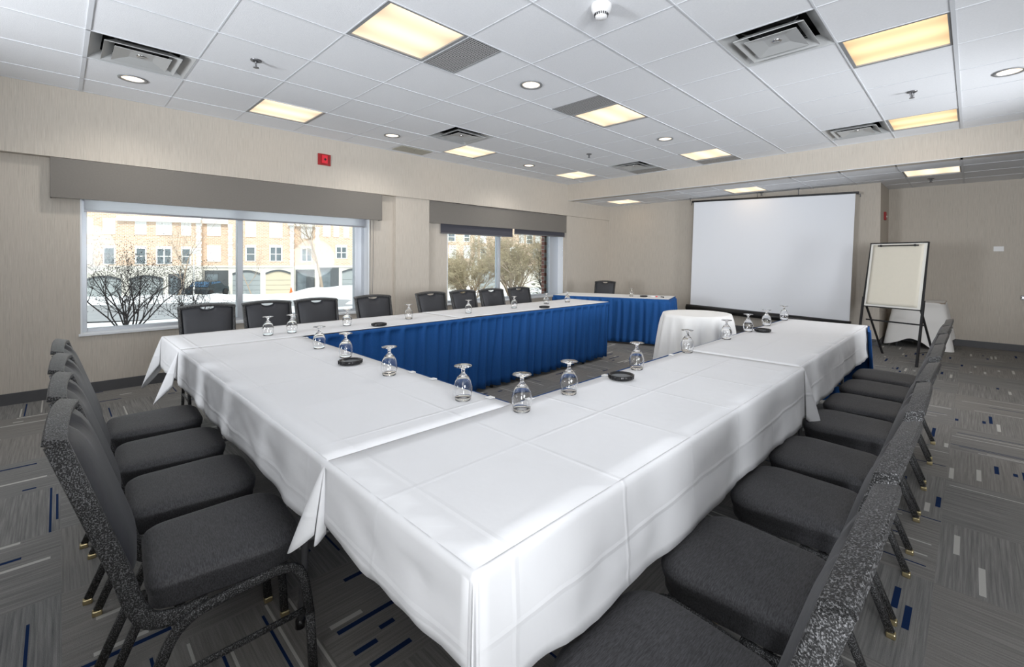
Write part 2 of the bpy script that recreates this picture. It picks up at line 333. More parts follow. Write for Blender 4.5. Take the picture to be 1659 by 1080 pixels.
# ================================================================== ROOM SHELL
XR, YB = 8.8, -3.6          # right wall, wall behind the camera
struct(MB().box(-0.3, XR+.2, YB-.2, 9.8, -0.12, 0.0), 'floor', 'carpet')
struct(MB().box(-0.3, XR+.2, YB-.2, 9.8, 3.30, 3.42), 'light_block_slab', 'tbar')  # unseen slab added above the ceilings to keep sun and sky out
XS, XB, XP, XO = 0.17, 0.07, 0.14, -0.22     # soffit face, window bay wall, pilaster face, outer face
W1 = (0.0, 2.86, 0.57, 1.97); W2 = (4.17, 7.04, 0.58, 1.97)
mb = MB()
mb.box(XO, XS, YB, 8.62, 2.21, 3.30)                     # bulkhead above the windows
def wallpanel(y0, y1, x1, win=None):
    if not win: mb.box(XO, x1, y0, y1, 0, 2.21); return
    a, b, c, d = win
    mb.box(XO, x1, y0, a, 0, 2.21); mb.box(XO, x1, b, y1, 0, 2.21); mb.box(XO, x1, a, b, 0, c); mb.box(XO, x1, a, b, d, 2.21)
wallpanel(YB, 3.226, XB, W1); wallpanel(3.226, 3.79, XP); wallpanel(3.79, 7.075, XB, W2); wallpanel(7.075, 8.62, XP)
struct(mb, 'wall_left', 'wall')
struct(MB().box(XB, XB+.012, YB, 3.226, 0, .10).box(XP, XP+.012, 3.226-.012, 3.79, 0, .10).box(XB, XB+.012, 3.79, 7.075, 0, .10).box(XP, XP+.012, 7.063, 8.53, 0, .10), 'baseboard_left', 'base')
mb = MB().box(XP-.1, 5.17, 8.56, 9.8, 0, 3.3)            # projecting back wall behind the screen
struct(mb, 'wall_back_left', 'wall'); struct(MB().box(5.17, XR+.2, 9.5, 9.8, 0, 3.3), 'wall_back', 'wall')
struct(MB().box(XP, 5.182, 8.548, 8.56, 0, .10).box(5.17, 5.182, 8.548, 9.5, 0, .10).box(5.17, XR, 9.488, 9.5, 0, .10), 'baseboard_back', 'base')
struct(MB().box(XR, XR+.2, YB, 9.8, 0, 3.3), 'wall_right', 'wall'); struct(MB().box(-.3, XR+.2, YB-.2, YB, 0, 3.3), 'wall_behind', 'wall')
struct(MB().box(XS, XR, YH, YH+.16, ZL, 3.3), 'wall_header', 'wall')

# ceilings -----------------------------------------------------------------
lights = [(2, 5), (6, 5), (10, 5), (2, 1), (6, 1), (10, 1), (6, 9), (10, 9)]
diffs = [(0, 2), (5, 2), (5, 8), (10, 3), (10, 8)]
halves = {(3, 5): (0, .5), (5, 5): (.5, 1), (11, 5): (0, .5), (11, 3): (0, .5)}
cans = [(0, 1), (4, 1), (8, 1), (4, 5), (8, 5), (8, 10)]
mb = MB(); TZ = ZC+.004
def tile(x0, x1, y0, y1, z): mb.quad((x0, y0, z), (x0, y1, z), (x1, y1, z), (x1, y0, z))
for i in range(-6, 12):
    for j in range(0, 15):
        x0, x1, y0, y1 = max(j*G, XS), min((j+1)*G, XR), max(i*G, YB), min((i+1)*G, YH)
        if (i, j) in lights or (i, j) in diffs: continue
        if (i, j) in halves:
            a, b = halves[(i, j)]
            if a > 0: tile(x0, x1, y0, (i+a)*G, TZ)
            if b < 1 and (i+b)*G < y1-.001: tile(x0, x1, (i+b)*G, y1, TZ)
            continue
        if (i, j) in cans:                       # ring of quads around the round opening
            cx, cy = (j+.5)*G, (i+.5)*G; n = 24; ri = .078; o = len(mb.v)
            ring = []
            for k in range(n):
                a = 2*math.pi*k/n; c, s = math.cos(a), math.sin(a); q = (G/2)/max(abs(c), abs(s))
                ring.append(((cx+ri*c, cy+ri*s, TZ), (cx+q*c, cy+q*s, TZ)))
            mb.add([p for r in ring for p in r], [(2*k, 2*k+1, (2*k+3) % (2*n), (2*k+2) % (2*n)) for k in range(n)])
            continue
        tile(x0, x1, y0, y1, TZ)
ceil = struct(mb, 'ceiling', 'tile')
mb = MB()
for i in range(-5, 12): mb.box(XS, XR, i*G-.004, i*G+.004, ZC+.001, ZC+.003)
for j in range(1, 15): mb.box(j*G-.012 if j in (10,) else j*G-.005, j*G+.012 if j in (10,) else j*G+.005, YB, YH, ZC-.002, ZC+.003)
mb.box(XS, XS+.02, YB, YH, ZC, ZC+.003).box(XS, XR, YH-.02, YH, ZC, ZC+.003)
for j in (): pass
mb.box(XS, XR, -.012, .012, ZC-.002, ZC+.003)
tag(mb.build('ceiling_grid', 'tbar', ceil), kind='structure')
mb = MB(); LY = [YH+.16, 7.70, 8.31, 8.92, 9.5]; lowl = [(1, 9), (1, 5), (1, 1)]
LY[0] = YH
for a in range(4):
    for j in range(0, 15):
        if (a, j) in lowl: continue
        x0, x1 = max(j*G, XS-.03), min((j+1)*G, XR)
        tile(x0, x1, LY[a], LY[a+1], ZL+.004)
low = struct(mb, 'ceiling_lower', 'tile')
mb = MB()
for y in LY[1:4]: mb.box(XS, XR, y-.006, y+.006, ZL+.001, ZL+.006)
for j in range(1, 15): mb.box(j*G-(.012 if j == 10 else .007), j*G+(.012 if j == 10 else .007), YH, 9.5, ZL, ZL+.006)
mb.box(XP, XR, YH-.003, YH+.02, ZL-.001, ZL+.006)
tag(mb.build('ceiling_grid', 'tbar', low), kind='structure')

# light panels ---------------------------------------------------------------
def light_panel(i0, j, label, y=None, z=ZC, lens='lens_y', group='square ceiling light panels'):
    cx, cy = (j+.5)*G, ((i0+.5)*G if y is None else y)
    t = thing('ceiling_light', label, 'ceiling light', (cx, cy, z), 0, group)
    h = G/2-.006; f = MB()
    for a, b, c, d in ((-h, -h+.022, -h, h), (h-.022, h, -h, h), (-h+.022, h-.022, -h, -h+.022), (-h+.022, h-.022, h-.022, h)): f.box(a, b, c, d, .004, .03)
    f.build('frame', 'alu' if False else 'greyframe', t)
    MB().box(-h+.02, h-.02, -h+.02, h-.02, .014, .020).build('lens', lens, t)
    MB().box(-h, h, -h, h, .031, .10).build('housing', 'tbar', t)
    return t
M['greyframe'] = simple('light_frame', (0.30, 0.31, 0.32), 0.4, 0.3)
LL = {(2, 5): 'large square light panel nearest the camera, at the top of the photo', (6, 5): 'square light panel with a perforated grille on its window side, mid ceiling',
      (10, 5): 'square light panel with dark strip beside it, close to the dropped header, centre', (2, 1): 'square light panel beside the window bulkhead, nearest of that row',
      (6, 1): 'square light panel beside the bulkhead touching the corner of an air vent', (10, 1): 'square light panel in the corner where bulkhead meets the header',
      (6, 9): 'large amber light panel right of the big air vent, upper right', (10, 9): 'amber light panel right of an air vent, against the header on the right'}
for (i, j) in lights:
    if (i, j) in LL: light_panel(i, j, LL[(i, j)], lens='lens_x' if j == 9 else 'lens_y')
    else: light_panel(i, j, 'square ceiling light panel behind or beside the camera')
light_panel(0, 9, 'light panel in the dropped ceiling, above the paper easel', 8.005, ZL, 'lens_y')
light_panel(0, 5, 'light panel in the dropped ceiling, above the middle of the projection screen', 8.005, ZL, 'lens_y')
light_panel(0, 1, 'light panel in the dropped ceiling, in the far left corner of the room', 8.005, ZL, 'lens_y')

def diffuser(i, j, label):
    t = thing('air_vent', label, 'air vent', ((j+.5)*G, (i+.5)*G, ZC), 0, 'square ceiling air vents')
    h = G/2-.006
    def ring(ro, zo, ri, zi, mat, nm):
        q = MB(); c = [(-1, -1), (1, -1), (1, 1), (-1, 1)]
        vs = [(a*ro, b*ro, zo) for a, b in c]+[(a*ri, b*ri, zi) for a, b in c]+[(a*ro, b*ro, zo+.006) for a, b in c]+[(a*ri, b*ri, zi+.006) for a, b in c]
        q.add(vs, [(k, (k+1) % 4, 4+(k+1) % 4, 4+k) for k in range(4)]+[(8+k, 8+(k+1) % 4, 12+(k+1) % 4, 12+k) for k in range(4)]+[(k, (k+1) % 4, 8+(k+1) % 4, 8+k) for k in range(4)])
        return q.build(nm, mat, t)
    ring(h, 0.0, h-.075, .055, 'diffuser', 'outer_frame')
    ring(h-.078, -.012, h-.14, .03, 'diffuser', 'cone')
    q = MB(); p = h-.135; q.add([(-p, -p, -.012), (p, -p, -.012), (p, p, -.012), (-p, p, -.012), (-p*.42, -p*.42, .012), (p*.42, -p*.42, .012), (p*.42, p*.42, .012), (-p*.42, p*.42, .012)],
                               [(0, 1, 5, 4), (1, 2, 6, 5), (2, 3, 7, 6), (3, 0, 4, 7), (4, 5, 6, 7)])
    q.build('centre_plate', 'diffuser', t, solid=.003)
    MB().lathe([(0.0, .004), (.03, .004), (.034, .011), (0, .012)], 16).build('screw_cap', 'chrome', t)
    n = MB().lathe([(h-.14, .056), (.15, .07), (.15, .13), (0, .13)], 28); n.build('duct', 'dark', t)
    MB().box(-h, h, -h, h, .135, .14).box(-h, -h+.004, -h, h, .05, .14).box(h-.004, h, -h, h, .05, .14).box(-h, h, -h, -h+.004, .05, .14).box(-h, h, h-.004, h, .05, .14).build('plenum', 'dark', t)
    b = MB()
    for a in range(4):
        c, s = math.cos(R_(45+90*a)), math.sin(R_(45+90*a)); b.bar((c*.05, s*.05, .02), (c*.25, s*.25, .05), .006)
    b.build('bracket', 'chrome', t)
for (i, j), l in zip(diffs, ['air vent at far left of the ceiling beside the window bulkhead', 'air vent whose corner touches a light panel, left centre of the ceiling', 'big air vent at upper right of the ceiling, left of the large amber light',
                             'air vent with dark grille against the header, above the head table', 'air vent at right against the header, left of an amber light']): diffuser(i, j, l)
for (i, j), (a, b) in halves.items():
    l = {(3, 5): 'egg-crate grille beside the largest light panel', (5, 5): 'perforated grille on the window side of the mid-ceiling light', (11, 5): 'dark grille strip between a light panel and the header', (11, 3): 'dark grille strip between an air vent and the header'}[(i, j)]
    t = thing('return_air_grille', l, 'grille', ((j+.5)*G, (i+(a+b)/2)*G, ZC), 0, 'half-tile return air grilles')
    MB().box(-G/2+.008, G/2-.008, -G/4+.006, G/4-.006, .004, .012).build('grille_core', 'crate', t)
    f = MB()
    for x0, x1, y0, y1 in ((-G/2+.006, -G/2+.014, -G/4+.004, G/4-.004), (G/2-.014, G/2-.006, -G/4+.004, G/4-.004), (-G/2+.014, G/2-.014, -G/4+.004, -G/4+.012), (-G/2+.014, G/2-.014, G/4-.012, G/4-.004)): f.box(x0, x1, y0, y1, 0, .014)
    f.build('frame', 'greyframe', t)
cl = {(0, 1): 'recessed round downlight at far left, below the air vent', (4, 1): 'recessed round downlight by the bulkhead, between two light panels', (8, 1): 'small recessed downlight by the bulkhead, furthest of that row',
      (4, 5): 'recessed round downlight at the centre of the ceiling', (8, 5): 'recessed round downlight in front of the header, centre', (8, 10): 'recessed round downlight at the right edge of the ceiling'}
for (i, j) in cans:
    t = thing('recessed_downlight', cl.get((i, j), 'recessed round downlight behind or beside the camera'), 'downlight', ((j+.5)*G, (i+.5)*G, ZC), 0, 'recessed downlights')
    MB().lathe([(.100, .002), (.098, -.004), (.080, -.004), (.076, .004)], 32).build('trim_ring', 'greyframe', t)
    MB().lathe([(.077, .003), (.070, .06), (.055, .10), (.0, .115)], 32).build('reflector', 'reflector', t)
    MB().lathe([(.0, .030), (.026, .036), (.036, .060), (.022, .10), (0, .106)], 20).build('bulb', 'lamp', t)
    L = bpy.data.lights.new('downlight_lamp', 'SPOT'); L.energy = CAN_W; L.spot_size = R_(150); L.spot_blend = 1.0; L.shadow_soft_size = .07; L.color = (1, .95, .88)
    lo = bpy.data.objects.new('downlight_lamp', L); COL.objects.link(lo); lo.parent = t; lo.location = (0, 0, -.015)
def sprinkler(x, y, z, l):
    t = thing('fire_sprinkler', l, 'sprinkler', (x, y, z), 0, 'ceiling fire sprinklers')
    MB().lathe([(.040, .003), (.038, -.004), (.020, -.007), (.018, 0)], 24).build('escutcheon', 'greymetal', t)
    MB().lathe([(0, 0), (.010, 0), (.010, -.018), (.006, -.02), (.006, -.04), (0, -.04)], 12).tube([(-.014, 0, -.012), (-.013, 0, -.035), (0, 0, -.05)], .003, 6).tube([(.014, 0, -.012), (.013, 0, -.035), (0, 0, -.05)], .003, 6).build('body', 'greymetal', t)
    MB().lathe([(0, -.05), (.020, -.052), (.021, -.055), (0, -.055)], 16).build('deflector', 'greymetal', t)
for a in [(3.48*G, 1.52*G, ZC, 'fire sprinkler left, between the air vent and the large light'), (3.5*G, 8.52*G, ZC, 'fire sprinkler near the far header, centre'), (9.49*G, 8.55*G, ZC, 'fire sprinkler at right, between two amber lights'),
          (5.75, 8.62, ZL, 'fire sprinkler in the dropped ceiling, near the easel light'), (3.49, 8.42, ZL, 'fire sprinkler above the projection screen')]: sprinkler(*a)
t = thing('smoke_detector', 'white round smoke detector at the top edge of the ceiling', 'smoke detector', (7.46*G, 3.50*G, ZC))
MB().lathe([(.062, .003), (.062, -.02), (.052, -.045), (.046, -.048), (.040, -.056)], 32).build('base', 'plate', t)
MB().lathe([(.041, -.05), (.036, -.072), (.022, -.080), (.0, -.082)], 32).build('sensor_cap', 'plate', t)
q = MB()
for k in range(20):
    a = 2*math.pi*k/20; c, s = math.cos(a), math.sin(a); q.bar((c*.043, s*.043, -.052), (c*.0395, s*.0395, -.066), .008, .002)
q.build('vent_slots', 'black', t)
t = thing('access_panel', 'beige metal access panel with a keyhole, at the edge of the ceiling by the bulkhead', 'access panel', (.42, 5.48*G, ZC-.004))
MB().box(-.13, .15, -.26, .22, -.004, .004).build('door', 'access', t); MB().lathe([(0, -.006), (.008, -.006), (.008, -.004)], 12, (.03, 0, 0)).build('keyhole', 'black', t)

# ================================================================== WINDOWS
def window(name, W, mull, FR_, xg=-0.10):
    y0, y1, z0, z1 = W; fr = MB(); F = .05
    fr.box(xg-.04, xg+.04, y0, y0+F, z0, z1).box(xg-.04, xg+.04, y1-FR_, y1, z0, z1).box(xg-.04, xg+.045, y1-FR_-.015, y1-FR_+.02, z0, z1).box(xg-.04, xg+.04, y0+F, y1-FR_, z0, z0+.035).box(xg-.04, xg+.04, y0+F, y1-FR_, z1-F, z1)
    o = struct(fr, name, 'alu', bevel=.003)
    m = MB().box(xg-.045, xg+.045, mull-.028, mull+.028, z0+.035, z1-F); m.build('mullion', 'alu', o, bevel=.004)
    g = MB().box(xg-.003, xg+.003, y0+F, mull-.028, z0+.035, z1-F); g.build('glass', 'pane', o)
    g = MB().box(xg-.003, xg+.003, mull+.028, y1-FR_, z0+.035, z1-F); g.build('glass', 'pane', o)
    MB().box(xg+.041, XB+.018, y0-.012, y1+.0, z0-.02, z0+.004).build('window_sill', 'whiteframe', o, bevel=.003)
    MB().box(XO-.03, xg-.041, y0, y1, z0-.03, z0+.002).build('outer_sill', 'whiteframe', o)
    rv = MB().box(xg+.041, XB+.004, y0, y0+.012, z0+.004, z1).box(xg+.041, XB+.004, y1-.012, y1, z0+.004, z1).box(xg+.041, XB+.004, y0+.012, y1-.012, z1-.012, z1)
    rv.build('reveal_lining', 'whiteframe', o)
    return o
window('window_1', W1, 1.335, .13); window('window_2', W2, 5.40, .25)
# outer brick returns beyond the glass
struct(MB().box(-.30, XO+.0, W2[1]-.25, W2[1]+.3, .2, 2.4), 'trim_1', 'brick2')
def valance(y0, y1, xf, z0, z1, label):
    t = thing('window_valance', label, 'valance', ((XB+xf)/2, (y0+y1)/2, z0)); w2 = (y1-y0)/2; d = (xf-XB)/2; h = z1-z0
    MB().box(d-.012, d, -w2, w2, 0, h).box(-d+.001, d-.012, -w2, -w2+.012, 0, h).box(-d+.001, d-.012, w2-.012, w2, 0, h).build('fabric_face', 'valance', t, bevel=.003)
    MB().box(-d+.001, d-.012, -w2+.012, w2-.012, h-.02, h).build('top_board', 'valance', t)
valance(-.193, 3.0, XS+.005, 1.842, 2.206, 'long grey-brown fabric valance above the large left window')
valance(3.795, 7.07, XP-.005, 1.862, 2.206, 'grey-brown fabric valance above the right window, in the recess')
RS1 = t = thing('roller_shade', 'white translucent roller shade pulled down slightly over the large left window', 'roller shade', (.03, 1.42, 1.745))
MB().box(-.001, .001, -1.39, 1.39, 0.012, .22).build('shade_fabric', 'sheer', t); MB().box(-.007, .007, -1.39, 1.39, -.006, .012).build('hem_bar', 'greymetal', t)
t = thing('roller_shade', 'charcoal roller shade over the left half of the right window, hanging lower', 'roller shade', (.095, 4.81, 1.715))
MB().box(-.001, .001, -.78, .78, 0.012, .25).build('shade_fabric', 'shade', t); MB().box(-.006, .006, -.78, .78, -.006, .012).build('hem_bar', 'greymetal', t)
t = thing('roller_shade', 'charcoal roller shade over the right half of the right window', 'roller shade', (.095, 6.345, 1.775))
MB().box(-.001, .001, -.71, .71, 0.012, .2).build('shade_fabric', 'shade', t); MB().box(-.006, .006, -.71, .71, -.006, .012).build('hem_bar', 'greymetal', t)
q = MB()
for k in range(40): q.lathe([(0, -.004), (.0035, 0), (0, .004)], 6, (.005, .655, .075-.012*k))
q.build('bead_chain', 'chrome', t)
dx, dy, dz = .03, 1.42, 1.745
MB().tube([(.09-dx, 2.87-dy, 1.845-dz), (.085-dx, 2.865-dy, .9-dz), (.085-dx, 2.885-dy, .62-dz)], .0025, 6).tube([(.09-dx, 2.92-dy, 1.845-dz), (.085-dx, 2.905-dy, .9-dz), (.085-dx, 2.885-dy, .62-dz)], .0025, 6).build('pull_cord', 'greymetal', RS1)

# small wall fittings
t = thing('fire_strobe', 'red fire alarm strobe box on the bulkhead above the left window', 'fire alarm', (XS, 2.203, 2.565))
MB().box(0, .018, -.078, .078, -.072, .072).build('backplate', 'red', t, bevel=.003)
MB().box(.018, .042, -.035, .035, -.050, .055).build('strobe_body', 'redlit', t, bevel=.006); MB().lathe([(0, 0), (.014, 0), (.014, .003), (0, .003)], 16).xf(Matrix.Translation((.042, 0, 0)) @ Matrix.Rotation(R_(90), 4, 'Y')).build('lens', 'black', t)
t = thing('alarm_pull_station', 'small red alarm box on the side of the projecting wall behind the easel', 'fire alarm', (5.17, 8.97, 2.03))
MB().box(0, .03, -.05, .05, -.065, .065).build('body', 'red', t, bevel=.004); MB().box(.03, .038, -.025, .025, -.02, .0).build('handle', 'plate', t)
t = thing('wall_switch_plate', 'white wide switch plate on the back wall at right', 'switch plate', (6.482, 9.5, 1.5))
MB().box(-.055, .055, -.006, 0, -.036, .036).build('plate', 'plate', t, bevel=.002); MB().box(-.03, -.01, -.012, -.006, -.012, .012).box(.01, .03, -.012, -.006, -.012, .012).build('toggle', 'plate', t)
t = thing('wall_hook', 'small dark fitting on the back wall at the right edge of the photo', 'wall fitting', (6.735, 9.5, .789))
MB().box(-.02, .02, -.03, 0, -.03, .03).build('body', 'greymetal', t, bevel=.004); MB().box(-.008, .008, -.05, -.03, -.01, .01).build('knob', 'chrome', t)

# ================================================================== TABLES, CLOTHS, SKIRTS
TH = 0.75
def table(x0, x1, y0, y1, label, zt=TH, legx=None, long_x=False):
    t = thing('folding_table', label, 'table', ((x0+x1)/2, (y0+y1)/2, 0), 0, 'folding banquet tables under the linen'); a, b = (x1-x0)/2-.012, (y1-y0)/2-.012
    MB().box(-a, a, -b, b, zt-.03, zt-.008).build('tabletop', 'wood', t)
    MB().box(-a+.02, a-.02, -b+.02, -b+.03, zt-.06, zt-.03).box(-a+.02, a-.02, b-.03, b-.02, zt-.06, zt-.03).build('apron', 'greymetal', t)
    for s in (-1, 1):
        if long_x:
            X = s*(a-.42); pts = [(X, -b+.10, zt-.03), (X, -b+.08, zt-.12), (X-s*.0, -b+.08, .35), (X, -b+.06, 0.012)]
            pts2 = [(p[0], -p[1], p[2]) for p in pts]; st = [(X, -b+.08, .30), (X, b-.08, .30)]; br = [(X, 0, .30), (X-s*.38, 0, zt-.04)]
        else:
            Y = s*(b-.42); pts = [(-a+.10, Y, zt-.03), (-a+.08, Y, zt-.12), (-a+.08, Y, .35), (-a+.06, Y, 0.012)]
            pts2 = [(-p[0], p[1], p[2]) for p in pts]; st = [(-a+.08, Y, .30), (a-.08, Y, .30)]; br = [(0, Y, .30), (0, Y-s*.38, zt-.04)]
        for pp in (pts, pts2):
            l = MB().tube(pp, .0125, 10).build('leg', 'greymetal', t)
            f = MB().tube([(pp[-1][0], pp[-1][1], 0), (pp[-1][0], pp[-1][1], .03)], .016, 10).build('foot_cap', 'black', l)
        MB().tube(st, .009, 8).tube(br, .008, 8).build('brace', 'greymetal', t)
    return t
table(2.11, 2.77, .37, 2.44, 'folding table under the linen, near half of the window-side row')
table(2.09, 2.73, 2.46, 4.84, 'folding table under the linen, far half of the window-side row')
table(2.79, 4.92, .37, 1.03, 'folding table under the linen, front row joining the two sides', long_x=True)
table(4.94, 5.56, .37, 2.49, 'folding table under the linen, near half of the right-hand row')
table(4.93, 5.54, 2.51, 4.62, 'folding table under the linen, far half of the right-hand row')

from mathutils import noise as mn
def fbm(x, y, z, s):
    return mn.fractal(Vector((x, y, z))*s, 1.0, 2.0, 3)
def cloth(name, label, x0, x1, y0, y1, drops, corners, mat='linen', zt=TH, seed=0, tip=None, hemvar=.005, wave=.0055, group='white tablecloths over the conference tables'):
    """drops: dict side->drop ('S','E','N','W'); corners: dict like 'SE'->(bulge, extra drop)"""
    z = zt+.003; r = .012
    mb = MB()
    nx, ny = max(2, int((x1-x0)/.06)), max(2, int((y1-y0)/.06))
    mb.grid(lambda u, v: (x0+(x1-x0)*u, y0+(y1-y0)*v, z+.0012*fbm(x0+(x1-x0)*u, y0+(y1-y0)*v, seed, 3.0) if 0 < u < 1 and 0 < v < 1 else z), nx, ny)
    nrm = {'S': (0, -1), 'E': (1, 0), 'N': (0, 1), 'W': (-1, 0)}
    seg = {'S': ((x0, y0), (x1, y0)), 'E': ((x1, y0), (x1, y1)), 'N': ((x1, y1), (x0, y1)), 'W': ((x0, y1), (x0, y0))}
    prof = [(0, 0), (.35, .10), (.75, .35), (1, .9)]            # rounded table edge
    T = [0, .04, .1, .2, .3, .4, .5, .6, .7, .8, .9, 1.0]
    def pt(bx, by, nx_, ny_, drop, q, off):
        # q: 0..1 down the fall
        if q < 0: 
            return (bx, by, z)
        return (bx+nx_*(r+off*q), by+ny_*(r+off*q), z-r*.9-(drop-r)*q)
    for sd in ('S', 'E', 'N', 'W'):
        if sd not in drops: continue
        (ax, ay), (bx, by) = seg[sd]; n_ = nrm[sd]; L = math.hypot(bx-ax, by-ay); k = max(8, int(L/.025))
        rows = []
        for i in range(k+1):
            u = i/k; x = ax+(bx-ax)*u; y = ay+(by-ay)*u; s = u*L
            e = min(1, min(s, L-s)/.12)
            d = drops[sd]*(1+.05*fbm(x*1.7+seed, y*1.7, 3.3, 2.0))+hemvar*math.sin(s*5.1+seed)
            c = [(x, y, z), (x+n_[0]*r*.5, y+n_[1]*r*.5, z-r*.15), (x+n_[0]*r, y+n_[1]*r, z-r*.9)]
            for q in T[1:]:
                wv = wave*e*(math.sin(s*17+seed*2+2*fbm(x, y, seed, 1.5))*.6+1.4*fbm(x*2, y*2, q*.9+seed, 2.6)+.6*fbm(x*5, y*5, q*2.+seed, 2.5)) * min(1, q*2.2)
                o = .004*q+wv+.010*q*e
                c.append((x+n_[0]*(r+o), y+n_[1]*(r+o), z-r*.9-(d-r)*q))
            rows.append(c)
        m = len(rows[0]); mb.add([p for c in rows for p in c], [(i*m+j, (i+1)*m+j, (i+1)*m+j+1, i*m+j+1) for i in range(k) for j in range(m-1)], True)
    cc = {'SW': (x0, y0, 180, 'W', 'S'), 'SE': (x1, y0, 270, 'S', 'E'), 'NE': (x1, y1, 0, 'E', 'N'), 'NW': (x0, y1, 90, 'N', 'W')}
    for cn, spec in corners.items():
        bulge, extra, peak, width = spec[:4]
        x, y, a0, sa, sb = cc[cn]; da, db = drops.get(sa), drops.get(sb); d0 = da if da else db; d1 = db if db else da
        lo, hi = (0, 90)
        if len(spec) > 4: lo, hi = spec[4]
        k = 26; rows = []
        for i in range(k+1):
            th = lo+(hi-lo)*i/k; a = R_(a0+th); n_ = (math.cos(a), math.sin(a)); g = math.exp(-((th-peak)/width)**2)
            e = math.sin(math.pi*i/k) if not (len(spec) > 4) else 1.0
            d = d0+(d1-d0)*i/k+extra*g
            c = [(x, y, z), (x+n_[0]*r*.5, y+n_[1]*r*.5, z-r*.15), (x+n_[0]*r, y+n_[1]*r, z-r*.9)]
            for q in T[1:]:
                o = .004*q+bulge*g*q**.9
                c.append((x+n_[0]*(r+o), y+n_[1]*(r+o), z-r*.9-(d-r)*q))
            rows.append(c)
        m = len(rows[0]); mb.add([p for c in rows for p in c], [(i*m+j, (i+1)*m+j, (i+1)*m+j+1, i*m+j+1) for i in range(k) for j in range(m-1)], True)
    o = mb.build(name, mat, weld=True, solid=.0012)
    return tag(o, label, 'tablecloth', group)
cloth('tablecloth', 'white tablecloth over the near window-side table, corner flap hanging at far left', 2.105, 2.765, .36, 2.45, {'S': .19, 'W': .22}, {'SW': (.13, .16, 45, 24)}, seed=1)
cloth('tablecloth', 'white tablecloth over the far window-side table, above the blue skirt', 2.085, 2.735, 2.452, 4.85, {'W': .22}, {}, seed=2)
cloth('tablecloth', 'white tablecloth over the front row, behind the four left chairs', 2.767, 4.935, .36, 1.04, {'S': .19}, {'SW': (.12, .13, 62, 22, (38, 90)), 'SE': (.03, .02, 20, 18, (0, 50))}, seed=3)
cloth('tablecloth', 'white tablecloth at the near right corner of the tables, largest in the photo', 4.938, 5.565, .36, 2.50, {'S': .168, 'E': .26}, {'SE': (.03, .03, 45, 10), 'SW': (.09, .075, 50, 34, (10, 90)), 'NE': (.10, .10, 38, 22, (0, 75))}, seed=4)
cloth('tablecloth', 'white tablecloth over the far right table, ending at the blue skirt corner', 4.925, 5.545, 2.502, 4.63, {'E': .25}, {}, seed=5)

def skirt(name, label, pts, z0, z1, normal_side=1, pleat=.115, seed=0, amp=.042, group='blue pleated table skirts', flare=.03):
    """pleated skirt hung along a polyline, offset to its right-hand side"""
    r = random.Random(seed); P = [Vector((a, b, 0)) for a, b in pts]; samples = []
    tot = 0; ds = .0115
    for a, b in zip(P[:-1], P[1:]):
        L = (b-a).length; n = max(2, int(L/ds)); d = (b-a).normalized(); nn = Vector((d.y, -d.x, 0))*normal_side
        for i in range(n): samples.append((a+(b-a)*(i/n), nn, tot+L*i/n))
        tot += L
    samples.append((P[-1], nn, tot))
    # smooth normals round corners
    sm = []
    for i in range(len(samples)):
        v = Vector((0, 0, 0))
        for k in range(-4, 5):
            v += samples[min(max(i+k, 0), len(samples)-1)][1]
        sm.append(v.normalized())
    np_ = int(tot/pleat)+2; cen = []; x = 0
    while x < tot+pleat: cen.append((x, r.uniform(.75, 1.25), r.uniform(-.25, .25))); x += pleat*r.uniform(.8, 1.2)
    T = [0, .045, .05, .1, .2, .35, .5, .65, .8, .9, 1.0]; rows = []
    for i, (p, nn, s) in enumerate(samples):
        n_ = sm[i]; c = []
        for q in T:
            sh = s+.02*math.sin(q*2.5+seed)*q
            k = min(range(len(cen)), key=lambda k: abs(cen[k][0]+cen[k][2]*pleat*q-sh)); cx = cen[k][0]+cen[k][2]*pleat*q; u = (sh-cx)/pleat
            wv = max(0.0, 1-abs(u)*2.6)**.8*cen[k][1]
            o = .006+(0 if q < .047 else (amp*(.38+.62*q)*wv+.004*math.sin(s*90)))+flare*q
            c.append((p.x+n_.x*o, p.y+n_.y*o, z1+(z0-z1)*q+(.010*wv*q if q == 1 else 0)))
        rows.append(c)
    m = len(T); mb = MB(); mb.add([p for c in rows for p in c], [(i*m+j, (i+1)*m+j, (i+1)*m+j+1, i*m+j+1) for i in range(len(rows)-1) for j in range(m-1)], True)
    o = mb.build(name, 'blue', solid=.0015)
    return tag(o, label, 'table skirt', group)
ZT = TH-.002
skirt('table_skirt', 'long blue pleated skirt on the inner side of the window-side table row', [(2.095, 4.862), (2.745, 4.862), (2.775, 2.4), (2.79, 1.06)], .03, ZT, 1, seed=3)
skirt('table_skirt', 'blue skirt on the inner side of the front row, only its rim showing', [(2.80, 1.052), (4.90, 1.052)], .03, ZT, -1, seed=5)
skirt('table_skirt', 'blue skirt of the right-hand row, showing at its far corner', [(4.925, 1.10), (4.905, 4.645), (5.56, 4.645), (5.565, 4.50)], .03, ZT, -1, seed=8)
